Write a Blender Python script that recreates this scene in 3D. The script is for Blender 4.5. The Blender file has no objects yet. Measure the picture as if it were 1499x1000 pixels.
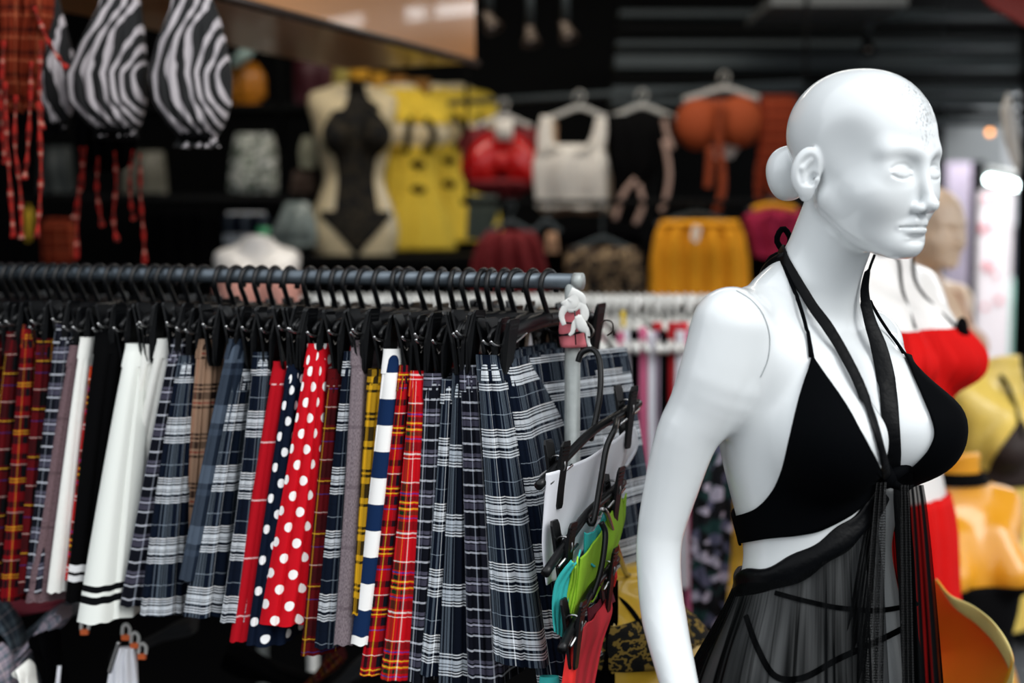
import bpy, math, random
import numpy as np
from mathutils import Vector, Matrix
from mathutils.bvhtree import BVHTree
R = math.radians
F = 2082.0
CAMZ = 1.58
PITCH = math.atan(165/F)
SC = bpy.context.scene
COL = SC.collection
def P(px, py, Y):
    """world point on the photo ray through pixel (px,py) at world depth Y"""
    x = (px-749.5)/F; v = (500-py)/F
    cy = math.cos(PITCH); sy = math.sin(PITCH)
    d = (x, cy + v*sy, v*cy - sy)
    t = Y/d[1]
    return Vector((d[0]*t, Y, CAMZ + d[2]*t))
# ---------------------------------------------------------------- materials
MATS = {}
def _nt(name):
    m = bpy.data.materials.new(name); m.use_nodes = True
    nt = m.node_tree; b = nt.nodes['Principled BSDF']
    return m, nt, b
def srgb(h):
    if isinstance(h, str):
        h = [int(h[i:i+2], 16)/255 for i in (0, 2, 4)]
        return tuple(((c+0.055)/1.055)**2.4 if c > 0.04045 else c/12.92 for c in h) + (1,)
    return tuple(h)+(1,)
def mat(name, col, rough=0.7, metal=0.0, coat=0.0, noise=0.12, nscale=40, bump=0.0, bscale=300, sheen=0.0, emit=None, estr=0, alpha=None, spec=None):
    if name in MATS: return MATS[name]
    m, nt, b = _nt(name); N = nt.nodes; L = nt.links
    c = srgb(col)
    tc = N.new('ShaderNodeTexCoord')
    nz = N.new('ShaderNodeTexNoise'); nz.inputs['Scale'].default_value = nscale; nz.inputs['Detail'].default_value = 4
    L.new(tc.outputs['Object'], nz.inputs['Vector'])
    mx = N.new('ShaderNodeMix'); mx.data_type = 'RGBA'
    mx.inputs['A'].default_value = tuple(v*(1-noise) for v in c[:3])+(1,)
    mx.inputs['B'].default_value = tuple(min(1, v*(1+noise)) for v in c[:3])+(1,)
    L.new(nz.outputs['Fac'], mx.inputs['Factor']); L.new(mx.outputs['Result'], b.inputs['Base Color'])
    b.inputs['Roughness'].default_value = rough; b.inputs['Metallic'].default_value = metal
    b.inputs['Coat Weight'].default_value = coat
    if spec is not None: b.inputs['Specular IOR Level'].default_value = spec
    if sheen: b.inputs['Sheen Weight'].default_value = sheen
    if alpha is not None: b.inputs['Alpha'].default_value = alpha
    if emit:
        b.inputs['Emission Color'].default_value = srgb(emit); b.inputs['Emission Strength'].default_value = estr
    if bump:
        n2 = N.new('ShaderNodeTexNoise'); n2.inputs['Scale'].default_value = bscale; L.new(tc.outputs['Object'], n2.inputs['Vector'])
        bp = N.new('ShaderNodeBump'); bp.inputs['Strength'].default_value = bump; bp.inputs['Distance'].default_value = 0.002
        L.new(n2.outputs['Fac'], bp.inputs['Height']); L.new(bp.outputs['Normal'], b.inputs['Normal'])
    MATS[name] = m
    return m
def math_node(nt, op, a, b=None, c=None):
    n = nt.nodes.new('ShaderNodeMath'); n.operation = op
    for i, v in enumerate((a, b, c)):
        if v is None: continue
        if isinstance(v, (int, float)): n.inputs[i].default_value = v
        else: nt.links.new(v, n.inputs[i])
    return n.outputs[0]
def mixc(nt, fac, a, b, mode='MIX'):
    n = nt.nodes.new('ShaderNodeMix'); n.data_type = 'RGBA'; n.blend_type = mode
    for k, v in (('Factor', fac), ('A', a), ('B', b)):
        if isinstance(v, (int, float)): n.inputs[k].default_value = v
        elif isinstance(v, (tuple, list)): n.inputs[k].default_value = v
        else: nt.links.new(v, n.inputs[k])
    return n.outputs['Result']
def uvxy(nt, kind='UV'):
    tc = nt.nodes.new('ShaderNodeTexCoord'); s = nt.nodes.new('ShaderNodeSeparateXYZ')
    nt.links.new(tc.outputs[kind], s.inputs[0]); return s.outputs[0], s.outputs[1], tc
def ramp(nt, fac, stripes, base):
    """constant colour ramp of stripes [(pos,width,colour)] on a base, pos in 0..1"""
    n = nt.nodes.new('ShaderNodeValToRGB'); r = n.color_ramp; r.interpolation = 'CONSTANT'
    # later stripes in the list lie on top of earlier ones
    cuts = sorted({0.0} | {p for p, w, c in stripes} | {min(p+w, 0.9999) for p, w, c in stripes})
    order = sorted(range(len(stripes)), key=lambda i: -stripes[i][1])
    st = []
    for q in cuts:
        col = base
        for i in order:
            p, w, c = stripes[i]
            if p-1e-6 <= q < p+w-1e-6: col = c
        if not st or st[-1][1] != col: st.append((q, col))
    # merge equal positions (later colour wins)
    out = []
    for p, c in st:
        if out and abs(out[-1][0]-p) < 1e-4: out[-1] = (p, c)
        else: out.append((p, c))
    while len(r.elements) > 1: r.elements.remove(r.elements[-1])
    r.elements[0].position = 0; r.elements[0].color = srgb(out[0][1])
    for p, c in out[1:32]:
        e = r.elements.new(p); e.color = srgb(c)
    nt.links.new(fac, n.inputs['Fac']); return n.outputs['Color']
def plaid(name, base, pu, pv, warp, weft, rough=0.85, f=0.5, wob=0.0):
    """woven check: warp stripes run down the cloth, weft stripes run across it (UV in metres)"""
    if name in MATS: return MATS[name]
    m, nt, b = _nt(name); u, v, tc = uvxy(nt)
    nz = nt.nodes.new('ShaderNodeTexNoise'); nz.inputs['Scale'].default_value = 14; nt.links.new(tc.outputs['UV'], nz.inputs['Vector'])
    off = math_node(nt, 'MULTIPLY', math_node(nt, 'SUBTRACT', nz.outputs['Fac'], 0.5), 0.0012)
    fu = math_node(nt, 'FRACT', math_node(nt, 'DIVIDE', math_node(nt, 'ADD', u, 10.0), pu))
    fv = math_node(nt, 'FRACT', math_node(nt, 'DIVIDE', math_node(nt, 'ADD', math_node(nt, 'ADD', v, 10.0), off), pv))
    cu = ramp(nt, fu, warp, base); cv = ramp(nt, fv, weft, base)
    # twill: which yarn shows alternates along fine diagonals
    d = math_node(nt, 'FRACT', math_node(nt, 'DIVIDE', math_node(nt, 'ADD', u, v), 0.0016))
    tw = math_node(nt, 'GREATER_THAN', d, f)
    fac = math_node(nt, 'ADD', math_node(nt, 'MULTIPLY', tw, 0.3), 0.60-0.3*(1-f))
    c = mixc(nt, fac, cu, cv)
    nt.links.new(c, b.inputs['Base Color'])
    b.inputs['Roughness'].default_value = rough; b.inputs['Specular IOR Level'].default_value = 0.07
    MATS[name] = m; return m
def dots(name, base, dot, per, r):
    if name in MATS: return MATS[name]
    m, nt, b = _nt(name); u, v, tc = uvxy(nt)
    mask = None
    for ou, ov in ((0, 0), (0.5, 0.5)):
        fu = math_node(nt, 'SUBTRACT', math_node(nt, 'FRACT', math_node(nt, 'ADD', math_node(nt, 'DIVIDE', math_node(nt, 'ADD', u, 10), per), ou)), 0.5)
        fv = math_node(nt, 'SUBTRACT', math_node(nt, 'FRACT', math_node(nt, 'ADD', math_node(nt, 'DIVIDE', math_node(nt, 'ADD', v, 10), per*1.15), ov)), 0.5)
        fv = math_node(nt, 'MULTIPLY', fv, 1.15)
        dd = math_node(nt, 'ADD', math_node(nt, 'MULTIPLY', fu, fu), math_node(nt, 'MULTIPLY', fv, fv))
        k = math_node(nt, 'LESS_THAN', dd, (r/per)**2)
        mask = k if mask is None else math_node(nt, 'MAXIMUM', mask, k)
    nt.links.new(mixc(nt, mask, srgb(base), srgb(dot)), b.inputs['Base Color'])
    b.inputs['Roughness'].default_value = 0.8; b.inputs['Specular IOR Level'].default_value = 0.07
    MATS[name] = m; return m
def wool(name, base, dark, line=None, rough=0.95):
    if name in MATS: return MATS[name]
    m, nt, b = _nt(name); u, v, tc = uvxy(nt)
    mp = nt.nodes.new('ShaderNodeMapping'); mp.inputs['Scale'].default_value = (900, 260, 1); nt.links.new(tc.outputs['UV'], mp.inputs[0])
    nz = nt.nodes.new('ShaderNodeTexNoise'); nz.inputs['Scale'].default_value = 1; nz.inputs['Detail'].default_value = 3; nt.links.new(mp.outputs[0], nz.inputs['Vector'])
    c = mixc(nt, math_node(nt, 'MULTIPLY_ADD', nz.outputs['Fac'], 2.2, -0.6), srgb(dark), srgb(base))
    fv = math_node(nt, 'FRACT', math_node(nt, 'DIVIDE', math_node(nt, 'ADD', v, 10), 0.085))
    k = math_node(nt, 'LESS_THAN', math_node(nt, 'ABSOLUTE', math_node(nt, 'SUBTRACT', fv, 0.5)), 0.03)
    c = mixc(nt, math_node(nt, 'MULTIPLY', k, 0.45), c, srgb(dark))
    nt.links.new(c, b.inputs['Base Color']); b.inputs['Roughness'].default_value = rough
    b.inputs['Specular IOR Level'].default_value = 0.1
    MATS[name] = m; return m
def vstripe(name, base, stripes, per, rough=0.85, kind='v'):
    """stripes across the cloth at set lengths down it"""
    if name in MATS: return MATS[name]
    m, nt, b = _nt(name); u, v, tc = uvxy(nt)
    fv = math_node(nt, 'FRACT', math_node(nt, 'DIVIDE', v if kind == 'v' else u, per))
    c = ramp(nt, fv, stripes, base)
    nt.links.new(c, b.inputs['Base Color']); b.inputs['Roughness'].default_value = rough
    b.inputs['Specular IOR Level'].default_value = 0.07
    MATS[name] = m; return m
# ---------------------------------------------------------------- mesh builder
class MB:
    def __init__(s): s.v = []; s.f = []; s.uv = []
    def add(s, verts, faces, uvs=None):
        o = len(s.v); s.v += [tuple(p) for p in verts]
        s.f += [tuple(i+o for i in f) for f in faces]
        s.uv += list(uvs) if uvs is not None else [(0, 0)]*len(verts)
        return s
    def box(s, c, size, rot=None, bev=0):
        hx, hy, hz = [a/2 for a in size]
        pts = [Vector((x, y, z)) for x in (-hx, hx) for y in (-hy, hy) for z in (-hz, hz)]
        if rot is not None: pts = [rot @ p for p in pts]
        c = Vector(c)
        s.add([p+c for p in pts], [(0, 1, 3, 2), (4, 6, 7, 5), (0, 4, 5, 1), (2, 3, 7, 6), (0, 2, 6, 4), (1, 5, 7, 3)])
        return s
    def tube(s, pts, r, n=8, cap=True, flat=1.0, up=None, closed=False):
        pts = [Vector(p) for p in pts]; k = len(pts)
        rr = r if isinstance(r, (list, tuple)) else [r]*k
        ref = Vector(up) if up is not None else None
        V = []; U = []; prev = None; L = 0
        for i, p in enumerate(pts):
            if closed: t = pts[(i+1) % k]-pts[i-1]
            else: t = pts[min(i+1, k-1)]-pts[max(i-1, 0)]
            if t.length < 1e-9: t = Vector((0, 0, 1))
            t.normalize()
            if ref is not None: a = ref-t*ref.dot(t)
            elif prev is not None: a = prev-t*prev.dot(t)
            else:
                a = Vector((0, 0, 1)) if abs(t.z) < 0.9 else Vector((1, 0, 0)); a = a-t*a.dot(t)
            if a.length < 1e-6: a = t.orthogonal()
            a.normalize(); prev = a; b = t.cross(a)
            if i: L += (p-pts[i-1]).length
            for j in range(n):
                g = 2*math.pi*j/n
                V.append(p+(a*math.cos(g)*flat+b*math.sin(g))*rr[i]); U.append((j/n*6.28*rr[i], L))
        Fc = []
        for i in range(k if closed else k-1):
            i2 = (i+1) % k
            for j in range(n):
                j2 = (j+1) % n
                Fc.append((i*n+j, i*n+j2, i2*n+j2, i2*n+j))
        if cap and not closed:
            Fc.append(tuple(range(n-1, -1, -1))); Fc.append(tuple((k-1)*n+j for j in range(n)))
        s.add(V, Fc, U); return s
    def grid(s, rows, close=False, close_v=False, uv=None):
        """rows of points -> quads"""
        m = len(rows); n = len(rows[0]); V = [p for r in rows for p in r]; Fc = []
        for i in range(m if close_v else m-1):
            i2 = (i+1) % m
            for j in range(n if close else n-1):
                j2 = (j+1) % n
                Fc.append((i*n+j, i*n+j2, i2*n+j2, i2*n+j))
        if uv is None: uv = [(j/(n-1), i/(m-1)) for i in range(m) for j in range(n)]
        else: uv = [q for r in uv for q in r]
        s.add(V, Fc, uv); return s
    def ball(s, c, r, nu=16, nv=10, rot=None):
        if isinstance(r, (int, float)): r = (r, r, r)
        V = []; Fc = []; c = Vector(c)
        for i in range(nv+1):
            th = math.pi*i/nv
            for j in range(nu):
                ph = 2*math.pi*j/nu
                p = Vector((r[0]*math.sin(th)*math.cos(ph), r[1]*math.sin(th)*math.sin(ph), r[2]*math.cos(th)))
                V.append((rot @ p if rot is not None else p)+c)
        for i in range(nv):
            for j in range(nu):
                j2 = (j+1) % nu; Fc.append((i*nu+j, (i+1)*nu+j, (i+1)*nu+j2, i*nu+j2))
        s.add(V, Fc); return s
    def lathe(s, c, prof, n=24, axis='z'):
        V = []; Fc = []; c = Vector(c)
        for r, z in prof:
            for j in range(n):
                g = 2*math.pi*j/n
                V.append(c+Vector((r*math.cos(g), r*math.sin(g), z)))
        k = len(prof)
        for i in range(k-1):
            for j in range(n):
                j2 = (j+1) % n; Fc.append((i*n+j, i*n+j2, (i+1)*n+j2, (i+1)*n+j))
        s.add(V, Fc); return s
    def prism(s, poly, d, M=None):
        """poly in xz plane extruded along y by d (centred); M: matrix"""
        n = len(poly)
        V = [Vector((x, -d/2, z)) for x, z in poly]+[Vector((x, d/2, z)) for x, z in poly]
        if M is not None: V = [M @ p for p in V]
        Fc = [tuple(range(n)), tuple(range(2*n-1, n-1, -1))]
        for j in range(n):
            j2 = (j+1) % n; Fc.append((j, j+n, j2+n, j2))
        s.add(V, Fc); return s
    def mesh(s, name, off=None, smooth=True):
        me = bpy.data.meshes.new(name)
        if off is not None:
            ox, oy, oz = off; vv = [(x-ox, y-oy, z-oz) for x, y, z in s.v]
        else: vv = s.v
        me.from_pydata(vv, [], s.f)
        uvl = me.uv_layers.new(name='UVMap')
        li = np.empty(len(me.loops), dtype=np.int32); me.loops.foreach_get('vertex_index', li)
        ua = np.array(s.uv, dtype=np.float32)[li]
        uvl.data.foreach_set('uv', ua.ravel())
        if smooth: me.polygons.foreach_set('use_smooth', np.ones(len(me.polygons), dtype=bool))
        me.validate(); me.update()
        return me
def fixn(me):
    import bmesh
    b = bmesh.new(); b.from_mesh(me); bmesh.ops.recalc_face_normals(b, faces=b.faces); b.to_mesh(me); b.free()
def thing(name, label, cat, loc=(0, 0, 0), group=None):
    o = bpy.data.objects.new(name, None); COL.objects.link(o)
    o.location = loc; o.empty_display_size = 0.05
    tag(o, label, cat, group); return o
def tag(o, label=None, cat=None, group=None, kind=None):
    if label: o['label'] = label
    if cat: o['category'] = cat
    if group: o['group'] = group
    if kind: o['kind'] = kind
    return o
def root_loc(p):
    while p.parent: p = p.parent
    return p.location.copy()
def obj(name, mb, m, parent=None, loc=None, smooth=True, label=None, bevel=0, solid=0, sub=0, sharp=None, soff=0.0, recalc=True):
    """link a mesh object. geometry given in world coordinates; parts are stored relative to their root"""
    off = root_loc(parent) if parent is not None else (loc if loc is not None else (0, 0, 0))
    me = mb.mesh(name, off, smooth) if isinstance(mb, MB) else mb
    if recalc and isinstance(mb, MB): fixn(me)
    o = bpy.data.objects.new(name, me); COL.objects.link(o)
    if m is not None: me.materials.append(m)
    if parent is not None: o.parent = parent
    elif loc is not None: o.location = loc
    if solid:
        md = o.modifiers.new('solid', 'SOLIDIFY'); md.thickness = solid; md.offset = soff
    if bevel:
        md = o.modifiers.new('bevel', 'BEVEL'); md.width = bevel; md.segments = 2; md.limit_method = 'ANGLE'; md.angle_limit = R(40)
        md.harden_normals = True
    if sub:
        md = o.modifiers.new('sub', 'SUBSURF'); md.levels = sub; md.render_levels = sub
    if label: o['label'] = label
    return o
def struct(name, mb, m, **k):
    o = obj(name, mb, m, **k); o['kind'] = 'structure'; return o
def dup(root, loc=None, rotz=None, label=None, group=None):
    def rec(o, par):
        c = o.copy(); COL.objects.link(c)
        if par is not None: c.parent = par
        for ch in [q for q in o.children]: rec(ch, c)
        return c
    r = rec(root, None)
    if loc is not None: r.location = loc
    if rotz is not None: r.rotation_euler = (0, 0, rotz)
    if label: r['label'] = label
    if group: r['group'] = group
    return r
def lerp(a, b, t): return a+(b-a)*t
def smooth(t): t = max(0, min(1, t)); return t*t*(3-2*t)
def bez(pts, n):
    """Catmull-Rom through points"""
    pts = [Vector(p) for p in pts]; out = []; k = len(pts)
    for i in range(n):
        t = i/(n-1)*(k-1); a = min(int(t), k-2); u = t-a
        p0 = pts[max(a-1, 0)]; p1 = pts[a]; p2 = pts[a+1]; p3 = pts[min(a+2, k-1)]
        out.append(0.5*((2*p1)+(p2-p0)*u+(2*p0-5*p1+4*p2-p3)*u*u+(3*p1-p0-3*p2+p3)*u**3))
    return out
DOF=True; EXPO=0.0; WSTR=0.9; SUNE=1.6
EXPO=0.70; WSTR=0.95; SUNE=1.15
# ---------------------------------------------------------------- implicit body modelling
def s_ell(p, c, r, rot=None):
    q = p-np.array(c, dtype=np.float32)
    if rot is not None: q = q @ rot
    r = np.array(r, dtype=np.float32)
    a = q/r; k0 = np.sqrt((a*a).sum(1)); b = a/r; k1 = np.sqrt((b*b).sum(1))+1e-9
    return k0*(k0-1)/k1
def s_cap(p, a, b, ra, rb, flat=None):
    a = np.array(a, dtype=np.float32); b = np.array(b, dtype=np.float32)
    pa = p-a; ba = b-a; h = np.clip(pa @ ba/float(ba @ ba), 0, 1)
    d = pa-h[:, None]*ba
    return np.sqrt((d*d).sum(1))-(ra+(rb-ra)*h)
def u_(a, b, k):
    h = np.maximum(k-np.abs(a-b), 0)/k
    return np.minimum(a, b)-h*h*k*0.25
def sub_(a, b, k):
    """a minus b"""
    h = np.maximum(k-np.abs(a+b), 0)/k
    return np.maximum(a, -b)+h*h*k*0.25
def rotm(ax, deg):
    return np.array(Matrix.Rotation(R(deg), 3, ax), dtype=np.float32)
def loft(p, rows, e=2.0):
    """stack of ellipses (z,cx,cy,rx,ry)"""
    rows = np.array(rows, dtype=np.float32); z = p[:, 2]
    zz = rows[:, 0]
    # smooth interpolation by dense resampling of a Catmull-Rom curve
    n = 200; t = np.linspace(0, len(rows)-1, n); out = []
    for q in t:
        a = min(int(q), len(rows)-2); u = q-a
        p0 = rows[max(a-1, 0)]; p1 = rows[a]; p2 = rows[a+1]; p3 = rows[min(a+2, len(rows)-1)]
        out.append(0.5*((2*p1)+(p2-p0)*u+(2*p0-5*p1+4*p2-p3)*u*u+(3*p1-p0-3*p2+p3)*u**3))
    out = np.array(out); o = np.argsort(out[:, 0]); out = out[o]
    cx = np.interp(z, out[:, 0], out[:, 1]); cy = np.interp(z, out[:, 0], out[:, 2])
    rx = np.interp(z, out[:, 0], out[:, 3]); ry = np.interp(z, out[:, 0], out[:, 4])
    a = np.abs((p[:, 0]-cx)/rx)+1e-9; b = np.abs((p[:, 1]-cy)/ry)+1e-9
    k0 = (a**e+b**e)**(1/e); d2 = (k0-1)*np.minimum(rx, ry)*0.95
    dz = np.maximum(zz.min()-z, z-zz.max())
    return np.where(dz > 0, np.sqrt(np.maximum(d2, 0)**2+dz**2), np.maximum(d2, dz))
def nets(f, lo, hi, h, blk=8):
    """surface nets on a sparse block evaluation of f; returns verts, quads"""
    lo = np.array(lo, float); hi = np.array(hi, float)
    n = (np.ceil((hi-lo)/h/blk).astype(int))*blk+1
    nb = (n-1)//blk
    # coarse block centres
    ii = np.stack(np.meshgrid(*[np.arange(k) for k in nb], indexing='ij'), -1).reshape(-1, 3)
    cen = (lo+(ii+0.5)*blk*h).astype(np.float32)
    dc = f(cen)
    D = np.empty(tuple(n), dtype=np.float32)
    D[:] = np.repeat(np.repeat(np.repeat(np.pad(dc.reshape(tuple(nb)), ((0, 1),)*3, mode='edge'), blk, 0), blk, 1), blk, 2)[:n[0], :n[1], :n[2]]
    D = np.where(D > 0, 1.0, -1.0).astype(np.float32)
    act = ii[np.abs(dc) < blk*h*1.45]
    loc = np.stack(np.meshgrid(*[np.arange(blk+1)]*3, indexing='ij'), -1).reshape(-1, 3)
    for s0 in range(0, len(act), 400):
        a = act[s0:s0+400]
        idx = (a[:, None, :]*blk+loc[None]).reshape(-1, 3)
        v = f((lo+idx*h).astype(np.float32))
        D[idx[:, 0], idx[:, 1], idx[:, 2]] = v
    ins = D < 0
    c = np.zeros(tuple(n-1), dtype=np.int8)
    for dx in (0, 1):
        for dy in (0, 1):
            for dz in (0, 1):
                c += ins[dx:n[0]-1+dx, dy:n[1]-1+dy, dz:n[2]-1+dz]
    cells = np.argwhere((c > 0) & (c < 8))
    ids = np.full(tuple(n-1), -1, dtype=np.int32); ids[cells[:, 0], cells[:, 1], cells[:, 2]] = np.arange(len(cells))
    acc = np.zeros((len(cells), 3)); cnt = np.zeros(len(cells))
    cor = [(x, y, z) for x in (0, 1) for y in (0, 1) for z in (0, 1)]
    for a in cor:
        for ax in range(3):
            if a[ax]: continue
            b = list(a); b[ax] = 1
            da = D[cells[:, 0]+a[0], cells[:, 1]+a[1], cells[:, 2]+a[2]]; db = D[cells[:, 0]+b[0], cells[:, 1]+b[1], cells[:, 2]+b[2]]
            m = (da < 0) != (db < 0)
            t = np.where(m, da/(da-db+1e-12), 0)
            pt = np.array(a, float)[None]+np.zeros((len(cells), 3)); pt[:, ax] += t
            acc += pt*m[:, None]; cnt += m
    V = lo+(cells+acc/cnt[:, None])*h
    for _ in range(2):
        e = h*0.25; d0 = f(V.astype(np.float32)).astype(float)
        g = np.stack([(f((V+np.eye(3)[k]*e).astype(np.float32))-f((V-np.eye(3)[k]*e).astype(np.float32)))/(2*e) for k in range(3)], 1)
        st = np.clip(d0, -h*.5, h*.5)[:, None]*g/((g*g).sum(1)[:, None]+0.05)
        V = V-st
    Q = []
    for ax in range(3):
        o1, o2 = [(1, 2), (2, 0), (0, 1)][ax]
        sl = [slice(1, n[k]-1) for k in range(3)]; sl[ax] = slice(0, n[ax]-1)
        sl2 = list(sl); sl2[ax] = slice(1, n[ax])
        A = ins[tuple(sl)]; B = ins[tuple(sl2)]
        e = np.argwhere(A != B); off = np.array([s.start for s in sl]); fl = A[e[:, 0], e[:, 1], e[:, 2]]
        e = e+off
        def g(a, b):
            q = e.copy(); q[:, o1] -= a; q[:, o2] -= b
            return ids[q[:, 0], q[:, 1], q[:, 2]]
        q = np.stack([g(1, 1), g(0, 1), g(0, 0), g(1, 0)], 1)
        q[~fl] = q[~fl][:, ::-1]
        Q.append(q)
    Q = np.concatenate(Q); Q = Q[(Q >= 0).all(1)]
    return V, Q
def relax(V, Q, it, msk):
    E = np.concatenate([Q[:, [0, 1]], Q[:, [1, 2]], Q[:, [2, 3]], Q[:, [3, 0]]])
    cnt = np.bincount(E[:, 0], minlength=len(V))+np.bincount(E[:, 1], minlength=len(V))
    for k in range(it*2):
        S = np.stack([np.bincount(E[:, 0], V[E[:, 1], c], len(V))+np.bincount(E[:, 1], V[E[:, 0], c], len(V)) for c in range(3)], 1)/np.maximum(cnt, 1)[:, None]
        V = V+(S-V)*((.55 if k % 2 == 0 else -.53)*msk)[:, None]
    return V
def np_mesh(name, V, Q, smooth=True):
    me = bpy.data.meshes.new(name)
    me.vertices.add(len(V)); me.vertices.foreach_set('co', np.ascontiguousarray(V, dtype=np.float32).ravel())
    me.loops.add(len(Q)*4); me.loops.foreach_set('vertex_index', Q.astype(np.int32).ravel())
    me.polygons.add(len(Q)); me.polygons.foreach_set('loop_start', np.arange(0, len(Q)*4, 4, dtype=np.int32))
    me.polygons.foreach_set('loop_total', np.full(len(Q), 4, dtype=np.int32))
    if smooth: me.polygons.foreach_set('use_smooth', np.ones(len(Q), dtype=bool))
    me.update(calc_edges=True); me.validate()
    return me
def sel(V, Q, keep):
    """keep quads for which all verts satisfy mask"""
    Q = Q[keep[Q].all(1)]; used = np.unique(Q); mp = np.full(len(V), -1); mp[used] = np.arange(len(used))
    return V[used], mp[Q]
HEAD_BUN = False
# ---- head: chin bottom at z=0, faces -y
def ear(p, s):
    # ear local frame: p mirrored so the ear is at -x; u=out, v=back, w=up
    q = p.copy(); q[:, 0] = q[:, 0]*s
    q = q-np.array((-0.0735, 0.022, 0.101), dtype=np.float32)
    q = q @ rotm('Z', 34) @ rotm('X', 10)
    o = s_ell(q, (-.006, .004, .003), (.0075, .0185, .0285))
    o = u_(o, s_ell(q, (-.003, -.002, -.022), (.006, .009, .013)), .008)
    o = sub_(o, s_ell(q, (-.0135, .0015, .004), (.0075, .0120, .0200)), .003)
    o = sub_(o, s_ell(q, (-.0105, -.006, -.006), (.0090, .0065, .0085)), .003)
    # inner fold (antihelix)
    for a, b in (((-.0075, .005, -.010), (-.0085, .0085, .004)), ((-.0085, .0085, .004), (-.007, .002, .016))):
        o = u_(o, s_cap(q, a, b, .0026, .0024), .004)
    o = u_(o, s_cap(q, (-.0075, -.011, -.006), (-.005, -.010, -.013), .003, .0025), .004)   # tragus
    return o
LID = []
def head(p, fine=True):
    if fine and not LID:
        ys = np.linspace(-.125, -.03, 400)
        def on(x, z, dy):
            q = np.stack([np.full(400, x), ys, np.full(400, z)], 1).astype(np.float32)
            return (x, float(ys[np.argmax(head(q, False) < 0)])+dy, z)
        LID.append([on(x, z, .0002) for x, z in ((.0165, .1030), (.0230, .1005), (.0310, .0993), (.0390, .1005), (.0455, .1035))])
        LID.append([on(x, z, -.0003) for x, z in ((.0165, .1110), (.0230, .1150), (.0310, .1162), (.0390, .1148), (.0450, .1110))])
    x = np.abs(p[:, 0]); m = np.stack([x, p[:, 1], p[:, 2]], 1)     # symmetric half
    d = s_ell(p, (0, .016, .151), (.0735, .094, .080))
    d = u_(d, s_ell(p, (0, -.020, .130), (.0660, .067, .084)), .030)
    d = u_(d, s_ell(p, (0, -.030, .095), (.0570, .054, .070)), .020)
    d = u_(d, s_ell(p, (0, -.030, .060), (.0490, .052, .052)), .030)
    d = u_(d, s_cap(m, (.050, .008, .070), (.016, -.063, .0225), .0150, .0135), .026)
    d = u_(d, s_ell(p, (0, -.071, .0215), (.0200, .0155, .0155)), .018)
    d = u_(d, s_ell(m, (.040, -.053, .080), (.0185, .0200, .0200)), .032)
    d = u_(d, s_cap(m, (.044, -.066, .131), (.012, -.083, .1265), .0070, .0060), .020)
    # hollow temple and cheek
    d = sub_(d, s_ell(m, (.088, -.042, .130), (.020, .032, .032)), .030)
    # eye sockets, closed lids
    d = sub_(d, s_ell(m, (.0305, -.0935, .1120), (.0180, .0140, .0105)), .018)
    d = u_(d, s_ell(m, (.0310, -.0685, .1065), (.0170, .0140, .0125)), .014)
    lid = LID[0] if fine else [(0, 0, 0), (0, 0, .01)]
    g = None
    for a, b in zip(lid[:-1], lid[1:]):
        q = s_cap(m, a, b, .0013, .0013); g = q if g is None else np.minimum(g, q)
    if fine: d = sub_(d, g, .0022)
    cr = LID[1] if fine else [(0, 0, 0), (0, 0, .01)]
    g = None
    for a, b in zip(cr[:-1], cr[1:]):
        q = s_cap(m, a, b, .0010, .0010); g = q if g is None else np.minimum(g, q)
    if fine: d = sub_(d, g, .0045)
    # nose
    d = u_(d, s_cap(p, (0, -.0840, .1215), (0, -.1035, .0735), .0050, .0062), .0125)
    d = u_(d, s_ell(p, (0, -.1035, .0700), (.0085, .0095, .0078)), .007)
    d = u_(d, s_ell(m, (.0105, -.0930, .0655), (.0062, .0095, .0060)), .0055)
    d = sub_(d, s_ell(m, (.0058, -.0985, .0590), (.0032, .0055, .0034)), .0025)
    # lips
    up = [(0, -.0885, .0480), (.0075, -.0875, .0490), (.0225, -.0775, .0440)]
    for a, b, ra, rb in ((up[0], up[1], .0042, .0044), (up[1], up[2], .0044, .0018)):
        d = u_(d, s_cap(m, a, b, ra, rb), .0085)
    d = u_(d, s_ell(p, (0, -.0835, .0375), (.0170, .0090, .0066)), .0080)
    ml = [(0, -.0935, .0430), (.009, -.0915, .0435), (.0250, -.0790, .0420)]
    for a, b in zip(ml[:-1], ml[1:]):
        d = sub_(d, s_cap(m, a, b, .0012, .0010), .0022)
    d = sub_(d, s_ell(p, (0, -.1000, .0285), (.0160, .0130, .0035)), .010)
    d = sub_(d, s_cap(p, (0, -.0975, .0600), (0, -.0985, .0525), .0016, .0020), .004)
    e = np.minimum(ear(p, 1), ear(p*np.array((-1, 1, 1), dtype=np.float32), 1))
    d = u_(d, e, .005)
    if HEAD_BUN: d = u_(d, bun(p), .006)
    return d
def bun(p):
    b = s_ell(p, (-.002, .116, .098), (.034, .024, .036), rotm('X', 14))
    return u_(b, s_ell(p, (0, .128, .108), (.026, .016, .022)), .02)
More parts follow.
